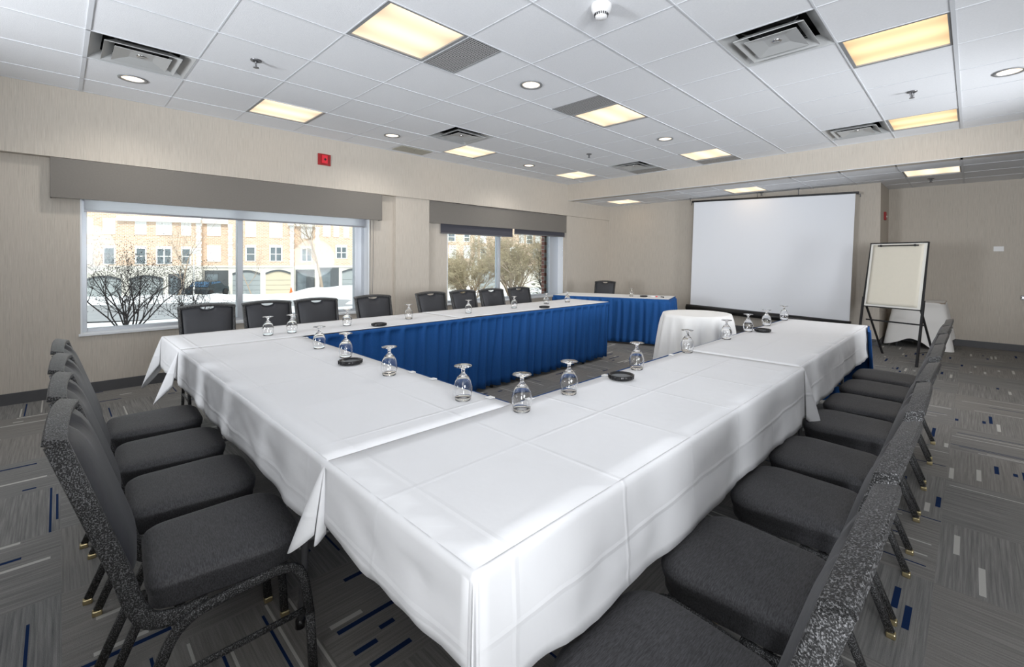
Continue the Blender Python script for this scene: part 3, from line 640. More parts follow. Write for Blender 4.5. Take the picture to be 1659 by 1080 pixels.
# far head table
HT = thing('folding_table', 'head table near the far window with white top and blue skirt', 'table', (1.9, 6.2, 0), R_(19.5))
HX, HY = .93, .36
MB().box(-HX, HX, -HY, HY, .69, .712).build('tabletop', 'wood', HT)
for sx in (-1, 1):
    for sy in (-1, 1): MB().tube([(sx*.7, sy*.28, .69), (sx*.7, sy*.28, 0)], .013, 8).build('leg', 'greymetal', HT)
o = MB().box(-HX, HX, -HY, HY, .713, .7165).build('tablecloth', 'linen_plain'); tag(o, 'flat white cloth on the head table by the far window', 'tablecloth'); o.location = HT.location; o.rotation_euler = HT.rotation_euler
o = skirt('table_skirt', 'blue pleated skirt around the head table at the far end', [(-HX-.005, HY), (-HX-.005, -HY), (HX+.005, -HY), (HX+.005, HY)], .03, .715, 1, seed=12, group='blue pleated table skirts'); o.location = HT.location; o.rotation_euler = HT.rotation_euler

# round table with white cloth
RT = thing('round_table', 'small round pedestal table hidden under a white cloth', 'table', (4.02, 4.66, 0))
MB().lathe([(0, .70), (.34, .70), (.34, .722), (0, .722)], 40).build('tabletop', 'wood', RT); MB().lathe([(0, 0), (.03, 0), (.03, .70), (0, .70)], 16).build('pedestal', 'blackm', RT)
MB().lathe([(0, 0), (.25, 0), (.25, .02), (0, .035)], 32).build('base', 'blackm', RT)
def rc(u, v):
    a = 2*math.pi*u
    if v < .3: rr = .352*(v/.3); return (rr*math.cos(a), rr*math.sin(a), .727)
    q = (v-.3)/.7; fold = 1.6*abs(math.sin(a*5.5+.7*math.sin(a*2)))-.8+.4*math.sin(a*17+1)
    rr = .356+.006*min(1, q*12)+q**.75*(.050+.060*fold)+.006*fold*min(1, q*5); z = .727-.60*q-(.006 if q > 0 else 0)
    return (rr*math.cos(a), rr*math.sin(a), z)
o = MB().grid(rc, 180, 30).build('tablecloth', 'linen_plain', weld=True); o.location = (4.02, 4.66, 0); tag(o, 'white cloth draped in folds over the small round table', 'tablecloth')
# side table by the back wall
ST = thing('side_table', 'small table by the back wall under a loose white cloth, behind the easel', 'table', (5.62, 9.06, 0))
MB().box(-.30, .30, -.25, .25, .68, .70).build('tabletop', 'wood', ST)
for sx in (-1, 1):
    for sy in (-1, 1): MB().bar((sx*.26, sy*.21, 0), (sx*.26, sy*.21, .68), .03).build('leg', 'blackm', ST)
def sc(u, v):
    a = 2*math.pi*u; c, s = math.cos(a), math.sin(a); k = 1/max(abs(c)/.305, abs(s)/.255)
    if v < .25: q = v/.25; return (k*c*q, k*s*q, .705)
    q = (v-.25)/.75; kk = 1/((abs(c)/.305)**6+(abs(s)/.255)**6)**(1/6); fold = .5+.5*math.sin(a*7+.8)
    cornerness = abs(math.sin(2*a))**3
    hem = .10+.06*math.sin(a*3+1.2)-.08*cornerness
    rr = kk+.006+q*(.05+.05*fold+.06*cornerness); return (rr*c, rr*s, .70-(.70-hem)*q)
o = MB().grid(sc, 160, 30).build('tablecloth', 'linen_plain', weld=True); o.location = (5.62, 9.06, 0); tag(o, 'loose white cloth over the small table behind the easel', 'tablecloth')

# ================================================================== CHAIRS
def rounded_poly(pts, rad, n=5):
    out = []; k = len(pts)
    for i in range(k):
        a, b, c = Vector(pts[i-1]), Vector(pts[i]), Vector(pts[(i+1) % k]); r = rad[i] if isinstance(rad, (list, tuple)) else rad
        u = (a-b).normalized(); v = (c-b).normalized(); p0, p1 = b+u*r, b+v*r
        for j in range(n+1):
            t = j/n; out.append(((p0*(1-t)**2+b*2*t*(1-t)+p1*t*t)))
    return out
def cushion(poly, layers):
    """layers: (scale, z)"""
    c = sum((Vector(p) for p in poly), Vector((0, 0)))/len(poly); n = len(poly); vs = []
    for s, z in layers:
        for p in poly: q = c+(Vector(p)-c)*s; vs.append((q.x, q.y, z))
    fs = [(i*n+j, i*n+(j+1) % n, (i+1)*n+(j+1) % n, (i+1)*n+j) for i in range(len(layers)-1) for j in range(n)]
    fs += [tuple(range(n))[::-1], tuple(range((len(layers)-1)*n, len(layers)*n))]
    return vs, fs
def arc_pts(pts, r=.05, n=5):
    P = [Vector(p) for p in pts]; out = [P[0]]
    for a, b, c in zip(P[:-2], P[1:-1], P[2:]):
        rr = min(r, (a-b).length*.45, (c-b).length*.45); p0 = b+(a-b).normalized()*rr; p1 = b+(c-b).normalized()*rr
        for j in range(n+1): t = j/n; out.append(p0*(1-t)**2+b*2*t*(1-t)+p1*t*t)
    return out+[P[-1]]
def make_chair(label, group):
    t = thing('banquet_chair', label, 'chair', group=group)
    poly = rounded_poly([(-.170, -.188), (.170, -.188), (.198, .178), (-.198, .178)], [.055, .055, .12, .12], 7)
    vs, fs = cushion(poly, [(.86, .394), (.95, .396), (.965, .402), (.972, .425), (.985, .432), (1.0, .440), (1.008, .452), (1.014, .457), (1.008, .461), (.985, .470), (.94, .4765), (.86, .4805), (.7, .4835), (.4, .485), (.1, .4855)])
    MB().add(vs, fs, True).build('seat', 'seat', t)
    # frame tubes
    def lean(z): return -.205-(z-.44)*.31
    sf = MB(); bf = MB()
    TOPZ, WT, WB = .885, .190, .172
    for s in (-1, 1):
        up_ = [(s*(WB-.004), -.06, .375), (s*(WB-.002), -.12, .368), (s*WB, -.185, .385), (s*(WB+.001), lean(.44)-.006, .44), (s*(WB+.004), lean(.52), .52), (s*(WB+.010), lean(.66), .66), (s*WT, lean(TOPZ-.004), TOPZ-.004)]
        bf.sweep(arc_pts(up_, .05, 4), .021, .040)
        rail = arc_pts([(s*.180, -.175, .235), (s*.182, -.125, .36), (s*.184, .0, .385), (s*.184, .165, .395), (s*.178, .192, .22)], .07, 6)
        sf.sweep(rail, .020, .026)
        fl_ = [(s*.178, .192, .22), (s*.170, .205, .02)]; l = MB().sweep(fl_, .020, .026).build('leg', 'hammer', t)
        MB().box(s*.170-.012, s*.170+.012, .192, .220, 0, .020).build('glide', 'brass', l, bevel=.004)
        rl = [(s*.180, -.175, .235), (s*.176, -.262, .02)]; l = MB().sweep(rl, .020, .026).build('leg', 'hammer', t)
        MB().box(s*.176-.012, s*.176+.012, -.278, -.250, 0, .020).build('glide', 'brass', l, bevel=.004)
        MB().sweep([(s*.180, -.182, .215), (s*.178, .194, .235)], .011, .017).build('stretcher', 'hammer', t)
    sf.bar((-.178, .12, .388), (.178, .12, .388), .022, .018).bar((-.17, -.12, .380), (.17, -.12, .380), .022, .018)
    sf.build('seat_frame', 'hammer', t)
    # curved top rail
    def arch(x): return TOPZ+.018*(1-(x/.205)**2)
    rail = [(-.2015+.403*k/14) for k in range(15)]; prof = [(-.0205, -.002), (.0195, -.014), (.0215, -.001), (.0195, .003), (-.0155, .013), (-.0185, .010)]; vs = []
    for x in rail:
        for a, b in prof: vs.append((x, lean(arch(x))+a, arch(x)+b))
    n = 6; bf.add(vs, [(i*n+j, i*n+(j+1) % n, (i+1)*n+(j+1) % n, (i+1)*n+j) for i in range(14) for j in range(n)]+[tuple(range(n))[::-1], tuple(range(14*n, 15*n))])
    bf.build('back_frame', 'hammer', t)
    # padded back with crescent grip cut out at the top
    def crest(x):
        g = arch(x)-.006
        if abs(x) < .056: g -= .030*math.sqrt(max(0, 1-(x/.056)**2))
        return g
    xs = [-1+2*k/32 for k in range(33)]; Z0 = .49; front = []; back = []; nv = 16
    for j in range(nv+1):
        for u in xs:
            v = j/nv; wd = (WB-.010)+(WT-WB)*v; x = u*wd; z = Z0+(crest(x)-Z0)*v+ (0.012*(abs(u)**4) if j == 0 else 0)
            e = (1-abs(u)**5)*(1-(2*v-1)**8); y = lean(z)
            front.append((x, y+.006+.030*max(0, e), z)); back.append((x, y-.012, z))
    m = 33; N = len(front); F = [(j*m+i, j*m+i+1, (j+1)*m+i+1, (j+1)*m+i) for j in range(nv) for i in range(m-1)]
    B = [tuple(N+k for k in f[::-1]) for f in F]; ed = []
    for i in range(m-1): ed += [(i, N+i, N+i+1, i+1), (nv*m+i, nv*m+i+1, N+nv*m+i+1, N+nv*m+i)]
    for j in range(nv): ed += [(j*m, (j+1)*m, N+(j+1)*m, N+j*m), (j*m+m-1, N+j*m+m-1, N+(j+1)*m+m-1, (j+1)*m+m-1)]
    o = MB(); o.add(front+back, F+B+ed, True); o.build('backrest', 'backfab', t)
    return t
CH = make_chair('', '')
def place_chair(x, y, rz, label, group, first=[True]):
    o = CH if first[0] else copy_tree(CH); first[0] = False
    o.location = (x, y, 0); o.rotation_euler = (0, 0, rz); tag(o, label, 'chair', group)
# left front row facing +y
for (x, y, a, l) in [(4.545, .205, -4, 'black banquet chair nearest the camera at lower left, front legs fully in view'), (4.09, .205, -3, 'black banquet chair at left, second from the camera in the front row'),
                     (3.64, .205, -4, 'black banquet chair at left, third from the camera in the front row'), (3.16, .205, -3, 'black banquet chair at left, furthest of the four in the front row, nearest the window')]:
    place_chair(x, y, R_(a), l, 'four black chairs along the front row')
RY = [.70, 1.16, 1.66, 2.10, 2.64, 3.08, 3.54, 3.98]
RL = ['black banquet chair at the bottom edge of the photo, nearest of the right-hand row', 'black banquet chair second from the camera in the right-hand row', 'black banquet chair third from the camera in the right-hand row', 'black banquet chair fourth from the camera in the right-hand row, by the hanging cloth flap',
      'black banquet chair fifth from the camera in the right-hand row', 'black banquet chair sixth from the camera in the right-hand row', 'black banquet chair seventh from the camera in the right-hand row', 'black banquet chair furthest in the right-hand row, nearest the easel']
for y, l in zip(RY, RL): place_chair(5.742, y, R_(90+rng.uniform(-2, 2)), l, 'eight black chairs along the right-hand row')
WY = [.71, 1.18, 1.60, 2.19, 2.93, 3.42, 3.87, 4.39]
WL = ['black chair by the window row, first from the left, in front of the left window', 'black chair by the window row, second from the left, at the window mullion', 'black chair by the window row, third from the left, in front of the left window', 'black chair at the right end of the left window, fourth from the left',
      'black chair in front of the wall pier between the windows', 'black chair in front of the right window, first from the left', 'black chair in front of the right window, second from the left', 'black chair in front of the right window, nearest the head table']
for y, l in zip(WY, WL): place_chair(1.835, y, R_(-90+rng.uniform(-3, 3)), l, 'eight black chairs along the window')
place_chair(1.27, 6.68, R_(180+19), 'black chair behind the blue-skirted head table in the far corner', 'chair behind the head table')

# ================================================================== THINGS ON THE TABLES
def make_glass():
    t = thing('stemmed_glass', '', 'glass')
    k = .90
    # upside down: rim on the table, foot on top
    prof = [(.030, 0), (.0335, .015), (.0365, .035), (.0365, .05), (.032, .07), (.022, .088), (.012, .098), (.0075, .104), (.0065, .112), (.0075, .120), (.014, .126), (.034, .1300), (.036, .1315), (.034, .133), (0, .133)]
    inner = [(.0288, 0), (.0322, .015), (.0352, .035), (.0352, .05), (.0305, .069), (.0205, .086), (.008, .092), (0, .093)]
    MB().lathe(inner[::-1]+prof, 32).build('bowl', 'glass', t, weld=True)
    MB().lathe([(0, .1331), (.030, .1331), (.030, .1336), (0, .1336)], 24)
    return t
GL = make_glass()
GP = [(2.574, .882, 'on the window-side row near its left end, left of a pair'), (2.572, 1.04, 'on the window-side row near its left end, right of a pair'), (3.316, .951, 'on the front row at the blue skirt corner, furthest left there'), (3.679, .955, 'on the front row behind the black tray'),
      (4.209, .93, 'on the front row right of the black tray'), (2.494, 1.484, 'on the window-side row just left of its first black tray'), (2.464, 2.066, 'on the window-side row, right of the first tray'), (4.763, .941, 'on the front row beside the inner corner, left one'),
      (5.02, 1.01, 'at the inner corner of the tables, largest in the photo'), (5.007, 1.292, 'on the right-hand row, second from the inner corner'), (4.98, 1.856, 'on the right-hand row just beyond the black tray'), (2.481, 2.736, 'on the window-side row in front of the right window'),
      (2.455, 3.40, 'on the window-side row left of its second black tray'), (2.373, 4.026, 'on the window-side row right of its second tray'), (2.40, 4.40, 'on the far end of the window-side row'), (2.19, 6.27, 'on the head table beside its tray'),
      (4.971, 2.438, 'on the right-hand row in front of the round table'), (4.956, 3.074, 'on the right-hand row at the right edge of the round table'), (4.941, 3.545, 'on the right-hand row in front of the far black tray'), (4.935, 4.00, 'on the right-hand row second from its far end'), (4.935, 4.50, 'on the right-hand row at its far end')]
for k, (x, y, l) in enumerate(GP):
    o = GL if k == 0 else copy_tree(GL); o.location = (x, y, TH+.0045 if k != 15 else .718); tag(o, 'upturned stemmed glass '+l, 'glass', 'upturned water glasses')
def make_tray():
    t = thing('black_tray', '', 'tray'); q = MB(); n = 36
    q.lathe([(0, 0), (.050, 0), (.056, .004), (.057, .020), (.0535, .021), (.052, .006), (0, .006)], n); q.build('dish', 'black', t)
    g = MB()
    for k in range(-9, 10):
        a = k*.005; L = math.sqrt(max(0, .050**2-a*a)); g.bar((a, -L, .0095), (a, L, .0095), .0012, .0012); g.bar((-L, a, .0095), (L, a, .0095), .0012, .0012)
    g.build('mesh_insert', 'greyframe', t)
    f = MB()
    for k in range(18):
        a = 2*math.pi*k/18; f.bar((.0565*math.cos(a), .0565*math.sin(a), .004), (.0575*math.cos(a), .0575*math.sin(a), .020), .006, .002)
    f.build('rim_facets', 'blackm', t)
    return t
TR = make_tray()
for k, (x, y, z, l) in enumerate([(3.86, .90, TH+.006, 'on the front row, between two glasses'), (2.69, 1.66, TH+.006, 'on the window-side row, near its left end'), (2.68, 3.66, TH+.006, 'on the window-side row, near its far end'), (5.03, 1.64, TH+.006, 'on the right-hand row near the inner corner'),
                                  (5.03, 3.60, TH+.006, 'on the right-hand row beside a far glass'), (2.40, 6.30, .718, 'on the head table')]):
    o = TR if k == 0 else copy_tree(TR); o.location = (x, y, z); tag(o, 'round black tray with mesh insert '+l, 'tray', 'round black trays')
def clip(x, y, rz, l, first=[None]):
    if first[0] is None:
        q = MB(); q.box(-.014, .014, -.018, .006, .0, .0025).box(-.014, .014, .006, .0085, -.022, .0025).box(-.014, .014, -.012, .006, -.022, -.0195)
        o = q.build('table_clip', 'plate'); first[0] = o
    else: o = first[0].copy(); COL.objects.link(o)
    o.location = (x, y, TH+.0045); o.rotation_euler = (0, 0, rz); tag(o, 'clear skirting clip '+l, 'clip', 'skirting clips on the inner table edges')
for a in [(4.82, 1.036, 0, 'on the front row edge left of the inner corner'), (2.87, 1.036, 0, 'on the front row edge at the window-side corner'), (4.24, 1.036, 0, 'on the front row edge under the glass right of the tray'), (4.42, 1.036, 0, 'on the front row edge midway to the inner corner'),
          (4.937, 1.64, R_(90), 'on the right-hand row edge beside the black tray'), (4.937, 2.30, R_(90), 'on the right-hand row edge in front of the round table'), (4.937, 1.13, R_(90), 'on the right-hand row edge at the inner corner')]: clip(*a)
t = thing('marker_pen', 'red marker pen on the head table beside the tray', 'marker', (2.53, 6.38, .7265), R_(30))
MB().tube([(-.05, 0, 0), (.03, 0, 0)], .008, 10).build('barrel', 'plate', t); MB().tube([(.03, 0, 0), (.06, 0, 0)], .009, 10).build('cap', 'redlit', t)
t = thing('marker_pen', 'black marker pen at the right end of the head table', 'marker', (2.66, 6.42, .7265), R_(-40))
MB().tube([(-.05, 0, 0), (.03, 0, 0)], .008, 10).build('barrel', 'black', t); MB().tube([(.03, 0, 0), (.06, 0, 0)], .009, 10).build('cap', 'black', t)

# ================================================================== SCREEN AND EASEL
t = thing('projection_screen', 'large white projection screen hung in front of the back wall', 'projection screen', (3.52, 8.35, .36), 0)
t.rotation_euler = (0, R_(1.75), 0)
MB().box(-1.30, 1.30, -.002, .002, .05, 2.035).build('screen_fabric', 'screen', t)
MB().box(-1.345, 1.345, -.012, .012, 2.03, 2.062).build('top_bar', 'black', t, bevel=.004)
MB().tube([(-1.37, .0, -.01), (1.32, .0, -.01)], .062, 20).build('roller_case', 'black', t)
for sx in (-1, 1): MB().tube([(sx*1.36, .02, 1.98), (sx*1.36, .02, 2.02), (sx*1.31, .02, 2.03)], .008, 8).build('end_bracket', 'greymetal', t)
for k, (x, z0) in enumerate([(2.20, 2.455), (4.09, 2.40), (3.44, 2.42)]): 
    tt = tag(MB().tube([(0, 0, 0), (0, 0, ZL-z0)], .006, 8).lathe([(0, ZL-z0-.012), (.022, ZL-z0-.010), (.022, ZL-z0), (0, ZL-z0)], 14).build('screen_hanger', 'greymetal'), ['black hanger rod at the left end of the screen', 'thin hanger rod right of centre above the screen', 'thin hanger rod at the centre above the screen'][k], 'hanger'); tt.location = (x, 8.36, z0)
e = thing('flipchart_easel', 'black metal flipchart easel with white board and paper pad', 'easel', (5.385, 7.27, 0), R_(-20))
LEAN = R_(11)
def ep(x, h, off=0): return (x, math.sin(LEAN)*h+off*math.cos(LEAN), math.cos(LEAN)*h-off*math.sin(LEAN))
E0 = .71
b = MB(); hw = .325
def slab(x0, x1, h0, h1, o0, o1, mb):
    vs = [ep(x, h, o) for o in (o0, o1) for (x, h) in ((x0, h0), (x1, h0), (x1, h1), (x0, h1))]
    mb.add(vs, [(0, 1, 2, 3), (7, 6, 5, 4), (0, 4, 5, 1), (1, 5, 6, 2), (2, 6, 7, 3), (3, 7, 4, 0)]); return mb
slab(-hw, hw, E0, E0+.86, -.006, .006, MB()).build('board', 'board', e)
fr = MB(); slab(-hw-.012, hw+.012, E0+.86, E0+.875, -.012, .012, fr); slab(-hw-.012, -hw, E0, E0+.86, -.010, .010, fr); slab(hw, hw+.012, E0, E0+.86, -.010, .010, fr); slab(-hw, hw, E0-.012, E0, -.012, .012, fr); fr.build('board_frame', 'blackm', e)
def pad(u, v):
    x = -hw+.03+(2*hw-.065)*u; h = E0+.025+(.82)*v; return ep(x, h, -.010-.012*math.exp(-v*6)*(1+.3*math.sin(u*5)))
MB().grid(pad, 16, 20).build('paper_pad', 'paper', e, solid=.004)
cb = MB(); slab(-.235, .235, E0+.822, E0+.836, -.026, -.014, cb); slab(-.205, -.185, E0+.816, E0+.842, -.030, -.014, cb); slab(.185, .205, E0+.816, E0+.842, -.030, -.014, cb); cb.build('clamp_bar', 'black', e)
for s in (-1, 1):
    lg = MB(); lg.bar(ep(s*(hw+.022), .0, 0), ep(s*(hw+.022), E0+.12, 0), .024, .024); lg.bar(ep(s*(hw+.02), E0+.12), ep(s*(hw+.008), E0+.86), .010, .014); lg.build('leg', 'blackm', e)
    MB().bar(ep(s*(hw-.01), E0+.02, .015), (s*(hw-.02), .56, 0.0), .022, .016).build('leg', 'blackm', e)
MB().bar(ep(-hw+.0, .53, .08), ep(hw+.02, .53, .08), .012, .018).build('crossbar', 'blackm', e)
MB().bar(ep(hw+.02, .17, .0), (hw+.04, .50, .17), .014, .008).bar(ep(-hw-.02, .17, .0), (-hw-.04, .50, .17), .014, .008).build('side_strut', 'blackm', e)

# ================================================================== OUTSIDE
def gz(d): return .33-.02*d if d < 2.5 else (.28-2.0*(d-2.5)/19.5 if d < 22 else -1.72-.3*min(1, (d-22)/15))
mb = MB()
def gnd(u, v):
    d = 90*v**2.2; y = -60+120*u
    x = XO-.25-d; z = gz(d)+.05*fbm(x, y, 0, .25)
    return (x, y+d*.3, z-.12*(1 if v == 0 else 0))
tag(mb.grid(gnd, 60, 60).build('snow_ground', 'snow'), kind='structure')
FD = Vector((0.41469, 0.90996, 0)); FN = Vector((0.90996, -0.41469, 0)); FP = Vector((-42.32, 11.952, 0)); FR = math.atan2(FD.y, FD.x)
def fpt(s, n, z=0): p = FP+FD*s+FN*n; return (p.x, p.y, z)
road = MB()
vs = []
for k in range(41):
    s = -40+100*k/40; vs += [fpt(s, 9.6, -1.88), fpt(s, 22, -1.66)]
road.add(vs, [(2*k, 2*k+1, 2*k+3, 2*k+2) for k in range(40)]); tag(road.build('road', 'asphalt'), kind='structure')
def bank(u, v):
    s = -40+100*u; a = math.pi*v; h = (.62+.30*fbm(s, 0, 2, .35)+(.55*math.exp(-((s-8.5)/3.0)**2))); n = 8.2-1.7*math.cos(a)
    p = fpt(s, n, -2.05+h*math.sin(a)); return p
tag(MB().grid(bank, 160, 10).build('snow_bank', 'snow'), 'long ploughed snow bank between the road and the town houses', 'snow bank')
def house(label, s0, s1, n0, uppers, lowers, garages, doors, quoins, cornice, roofsnow=False):
    o0 = fpt(s0, n0, -2.1); t = thing('town_house', label, 'house', o0, FR, 'brick town houses across the road')
    L = s1-s0; q = lambda s: s-s0
    MB().box(0, L, .0, 5, 2.7, 7.6).build('brick_wall', 'brick', t)
    g = MB().box(0, L, 0.06, 5, 0, 2.7); g.box(0, L, -.04, .06, 2.55, 2.72); g.build('stone_base', 'stone', t)
    for (a, b, z0, z1, painted_lit) in uppers+lowers:
        z0 += 2.1; z1 += 2.1; w_ = b-a; f = MB(); x0, x1 = q(a), q(b)
        f.box(x0-.05, x1+.05, -.07, 0, z0-.07, z0); f.box(x0-.05, x1+.05, -.07, 0, z1, z1+.24); f.box(x0-.05, x0+.05, -.05, 0, z0, z1); f.box(x1-.05, x1+.05, -.05, 0, z0, z1)
        f.box(x0, x1, -.05, 0, (z0+z1)/2-.03, (z0+z1)/2+.03)
        if w_ > .8: f.box((x0+x1)/2-.05, (x0+x1)/2+.05, -.055, 0, z0, z1)
        w__ = f.build('window', 'hframe', t); MB().box(x0+.05, x1-.05, -.02, -.005, z0, z1).build('pane', 'hframe' if painted_lit else 'hglass', w__)  # bright panes: the light in the glass is painted as white frame colour
    for (a, b, z1, m_) in garages:
        x0, x1 = q(a), q(b); z1 += 2.1; n = 12; poly = []
        top = [(x0+(x1-x0)*k/n, z1-.28+.28*math.sin(math.pi*k/n)) for k in range(n+1)]
        vs = [(x, .0, z) for x, z in top]+[(x, .058, z) for x, z in top]+[(x1, .0, 0), (x0, .0, 0), (x1, .058, 0), (x0, .058, 0)]
        sur = MB()
        for k in range(n):
            (xa, za), (xb, zb) = top[k], top[k+1]; sur.add([(xa, -.08, za-.02), (xb, -.08, zb-.02), (xb, -.08, zb+.14), (xa, -.08, za+.14), (xa, .055, za-.02), (xb, .055, zb-.02), (xb, .055, zb+.14), (xa, .055, za+.14)], [(0, 1, 2, 3), (0, 4, 5, 1), (3, 2, 6, 7)])
        gd = sur.build('garage_surround', 'recess', t)
        d = MB(); d.add([(x, .03, z) for x, z in top]+[(x1, .03, 0), (x0, .03, 0)], [tuple(range(n+3))]); dd = d.build('garage_door', m_, t)
        sh = MB()
        for k in range(1, 4): sh.box(x0, x1, .02, .032, k*.45-.01, k*.45+.01)
        sh.build('panel_line', 'recess', dd)
    for (a, b, z0, z1) in doors:
        x0, x1 = q(a), q(b); MB().box(x0, x1, -.02, .055, z0+2.1, z1+2.1).build('entry_recess', 'recess', t); MB().box(x0+.15, (x0+x1)/2+.1, -.05, -.02, z0+2.1, z1+1.75).build('door', 'hglass', t)
    for (a, b) in quoins:
        f = MB(); z = 2.75; k = 0
        while z < 6.5: e_ = .04 if k % 2 else 0; f.box(q(a)-e_, q(b)+e_, -.07, 0, z, z+.24); z += .27; k += 1
        f.build('quoin', 'hframe', t)
    for (a, b) in cornice:
        MB().box(q(a), q(b), -.35, 0, 6.52, 6.80).build('cornice', 'stone', t); MB().add([(q(a), -.35, 6.8), (q(b), -.35, 6.8), (q(b), 2.5, 8.3), (q(a), 2.5, 8.3), (q(a), 2.5, 6.8), (q(b), 2.5, 6.8)], [(0, 1, 2, 3), (0, 4, 5, 1), (0, 3, 4), (1, 5, 2)]).build('roof', 'snow', t)
    return t
A_ = [(-11.8, -11.13), (-10.39, -9.65), (-8.23, -7.55), (-6.79, -5.76), (-5.01, -4.38)]
house('brick town house at left through the large window, two arched grey garage doors', -22, -3.58, 0, [(a, b, 3.35, 4.4, True) for a, b in A_]+[(-14.2, -13.4, 3.35, 4.4, True)], [(a, b, .80, 2.08, k < 1) for k, (a, b) in enumerate(A_)]+[(-14.2, -13.4, .8, 2.08, False)],
      [(-11.58, -9.23, -.35, 'garage'), (-8.7, -6.36, -.33, 'garage')], [(-5.99, -4.84, -1.9, -.08)], [(-3.92, -3.60)], [(-9.46, -3.58)])
house('recessed brick bay with a dark entry, behind the parked car', -3.58, -1.55, -.6, [(-3.25, -2.29, 3.41, 4.42, True)], [(-3.25, -2.29, 1.06, 2.25, True)], [], [(-3.5, -1.65, -1.9, .18)], [], [(-3.58, -1.55)])
house('brick town house at centre through the large window, with one grey and one beige garage', -1.55, 3.77, 0, [(-.15, .58, 3.35, 4.45, True), (1.78, 2.74, 3.33, 4.42, True)], [(-.15, .58, 1.09, 2.3, False), (1.78, 2.74, 1.1, 2.33, False)],
      [(-1.21, .97, .08, 'garage'), (1.42, 3.49, .11, 'garage_b')], [], [(-1.53, -1.22), (3.46, 3.75)], [(3.3, 3.77)])
house('recessed brick bay with a dark porch, right part of the large window', 3.77, 5.61, -.6, [(4.36, 5.25, 3.32, 4.34, True)], [(4.36, 5.25, 1.09, 2.28, False)], [], [(3.85, 5.50, -1.9, .25)], [], [(3.77, 5.61)])
house('brick town house behind the bare tree, right end of the large window', 5.61, 17.5, 0, [(6.34, 6.9, 3.53, 4.5, True), (7.27, 7.67, 3.53, 4.5, True), (8.17, 8.59, 3.5, 4.48, True), (11, 12, 3.5, 4.48, True), (14, 15, 3.5, 4.48, True)], [(7.46, 8.41, 1.38, 2.44, False), (8.98, 9.6, 1.38, 2.44, False), (12, 13, 1.38, 2.44, False)],
      [(8.0, 10.2, .22, 'garage')], [(5.98, 7.7, -1.9, .45)], [(5.63, 5.93)], [])
house('brick town house seen through the right window behind the shrubs', 17.5, 40, 0, [(18.44, 19.21, 3.3, 4.15, False), (20.18, 20.82, 3.3, 4.15, False), (22.04, 22.65, 3.2, 4.1, True), (23.75, 24.4, 3.3, 4.1, True), (26.6, 27.1, 3.3, 4.1, True), (27.47, 28.2, 3.2, 4.1, False), (28.6, 29.1, 3.3, 4.1, True), (31, 31.8, 3.2, 4.1, True)],
      [(18.6, 19.3, 1.4, 2.6, True), (20.19, 20.85, 1.5, 2.6, True), (22.05, 22.65, 1.4, 2.5, False), (25.5, 26.2, 1.4, 2.5, False), (28.3, 28.9, 1.5, 2.4, False), (31, 31.8, 1.5, 2.5, True)], [(21.5, 24, .2, 'garage')], [], [(21.41, 21.67)], [])

def plant(name, label, cat, base, h, mat, seed, nst=1, spread=.5, depth=4, r0=.05, n=5, up_=.9, twig=3, berries=0, kind=None, group=None, seg=.9, wob=.13):
    r = random.Random(seed); stem = MB(); tw = MB(); tips = []
    def grow(p, d, L, rad, lv):
        mbx = stem if lv < 2 else tw
        pts = [p]; rads = [rad]; q = p.copy(); dd = d.copy(); k = 3
        for i in range(k):
            dd = (dd+Vector((r.gauss(0, wob), r.gauss(0, wob), r.gauss(0.03, .7*wob)))).normalized(); q = q+dd*L/k; pts.append(q.copy()); rads.append(rad*(1-.55*(i+1)/k))
            if lv < depth:
                for _ in range(1 if i == 0 and lv == 0 else (twig if r.random() < .75 else 1)):
                    a = Vector((r.gauss(0, 1), r.gauss(0, 1), r.gauss(.25, .5))).normalized(); nd = (dd*up_+a*.75).normalized()
                    grow(q.copy(), nd, L*r.uniform(.45, .72)*seg, rads[-1]*.62, lv+1)
        mbx.tube(pts, rads, 5 if lv < 2 else 3, False)
        if lv >= depth-1: tips.append(q.copy())
    for k in range(nst):
        a = r.uniform(0, 6.28); d = Vector((math.cos(a)*spread*r.random(), math.sin(a)*spread*r.random(), 1)).normalized()
        grow(Vector((math.cos(a)*.06, math.sin(a)*.06, 0)), d, h*r.uniform(.42, .60), r0, 0)
    t = thing(name, label, cat, base, 0, group)
    stem.build('trunk' if nst == 1 else 'stem', mat, t); o = tw.build('twigs', mat, t); tag(o, kind='stuff')
    if berries:
        b = MB()
        for q in tips:
            for _ in range(berries): c = q+Vector((r.gauss(0, .03), r.gauss(0, .03), r.gauss(0, .03))); s = r.uniform(.004, .007)*(1 if berries < 4 else 2.2); b.add([(c.x-s, c.y, c.z), (c.x+s, c.y, c.z), (c.x, c.y-s, c.z), (c.x, c.y+s, c.z), (c.x, c.y, c.z-s), (c.x, c.y, c.z+s)], [(0, 2, 5), (2, 1, 5), (1, 3, 5), (3, 0, 5), (2, 0, 4), (1, 2, 4), (3, 1, 4), (0, 3, 4)])
        o = b.build('buds', 'dry' if berries > 3 else mat, t); tag(o, kind='stuff')
    return t
plant('bare_shrub', 'dark bare twiggy shrub just outside the left window, lower left', 'shrub', (-2.0, .50, .27), 1.5, 'bark', 4, nst=15, spread=1.2, depth=3, r0=.011, twig=2, berries=1, wob=.24)
plant('bare_shrub', 'smaller dark bare shrub outside the left window, right of the larger one', 'shrub', (-2.3, 1.25, .26), 1.0, 'bark', 9, nst=11, spread=1.3, depth=3, r0=.008, twig=2, berries=1, wob=.24)
plant('bare_tree', 'bare street tree by the parked car, left half of the large window', 'tree', fpt(-3.6, 6.2, -1.95), 6.6, 'bark3', 21, 1, .15, 4, .10, twig=2, seg=1.12)
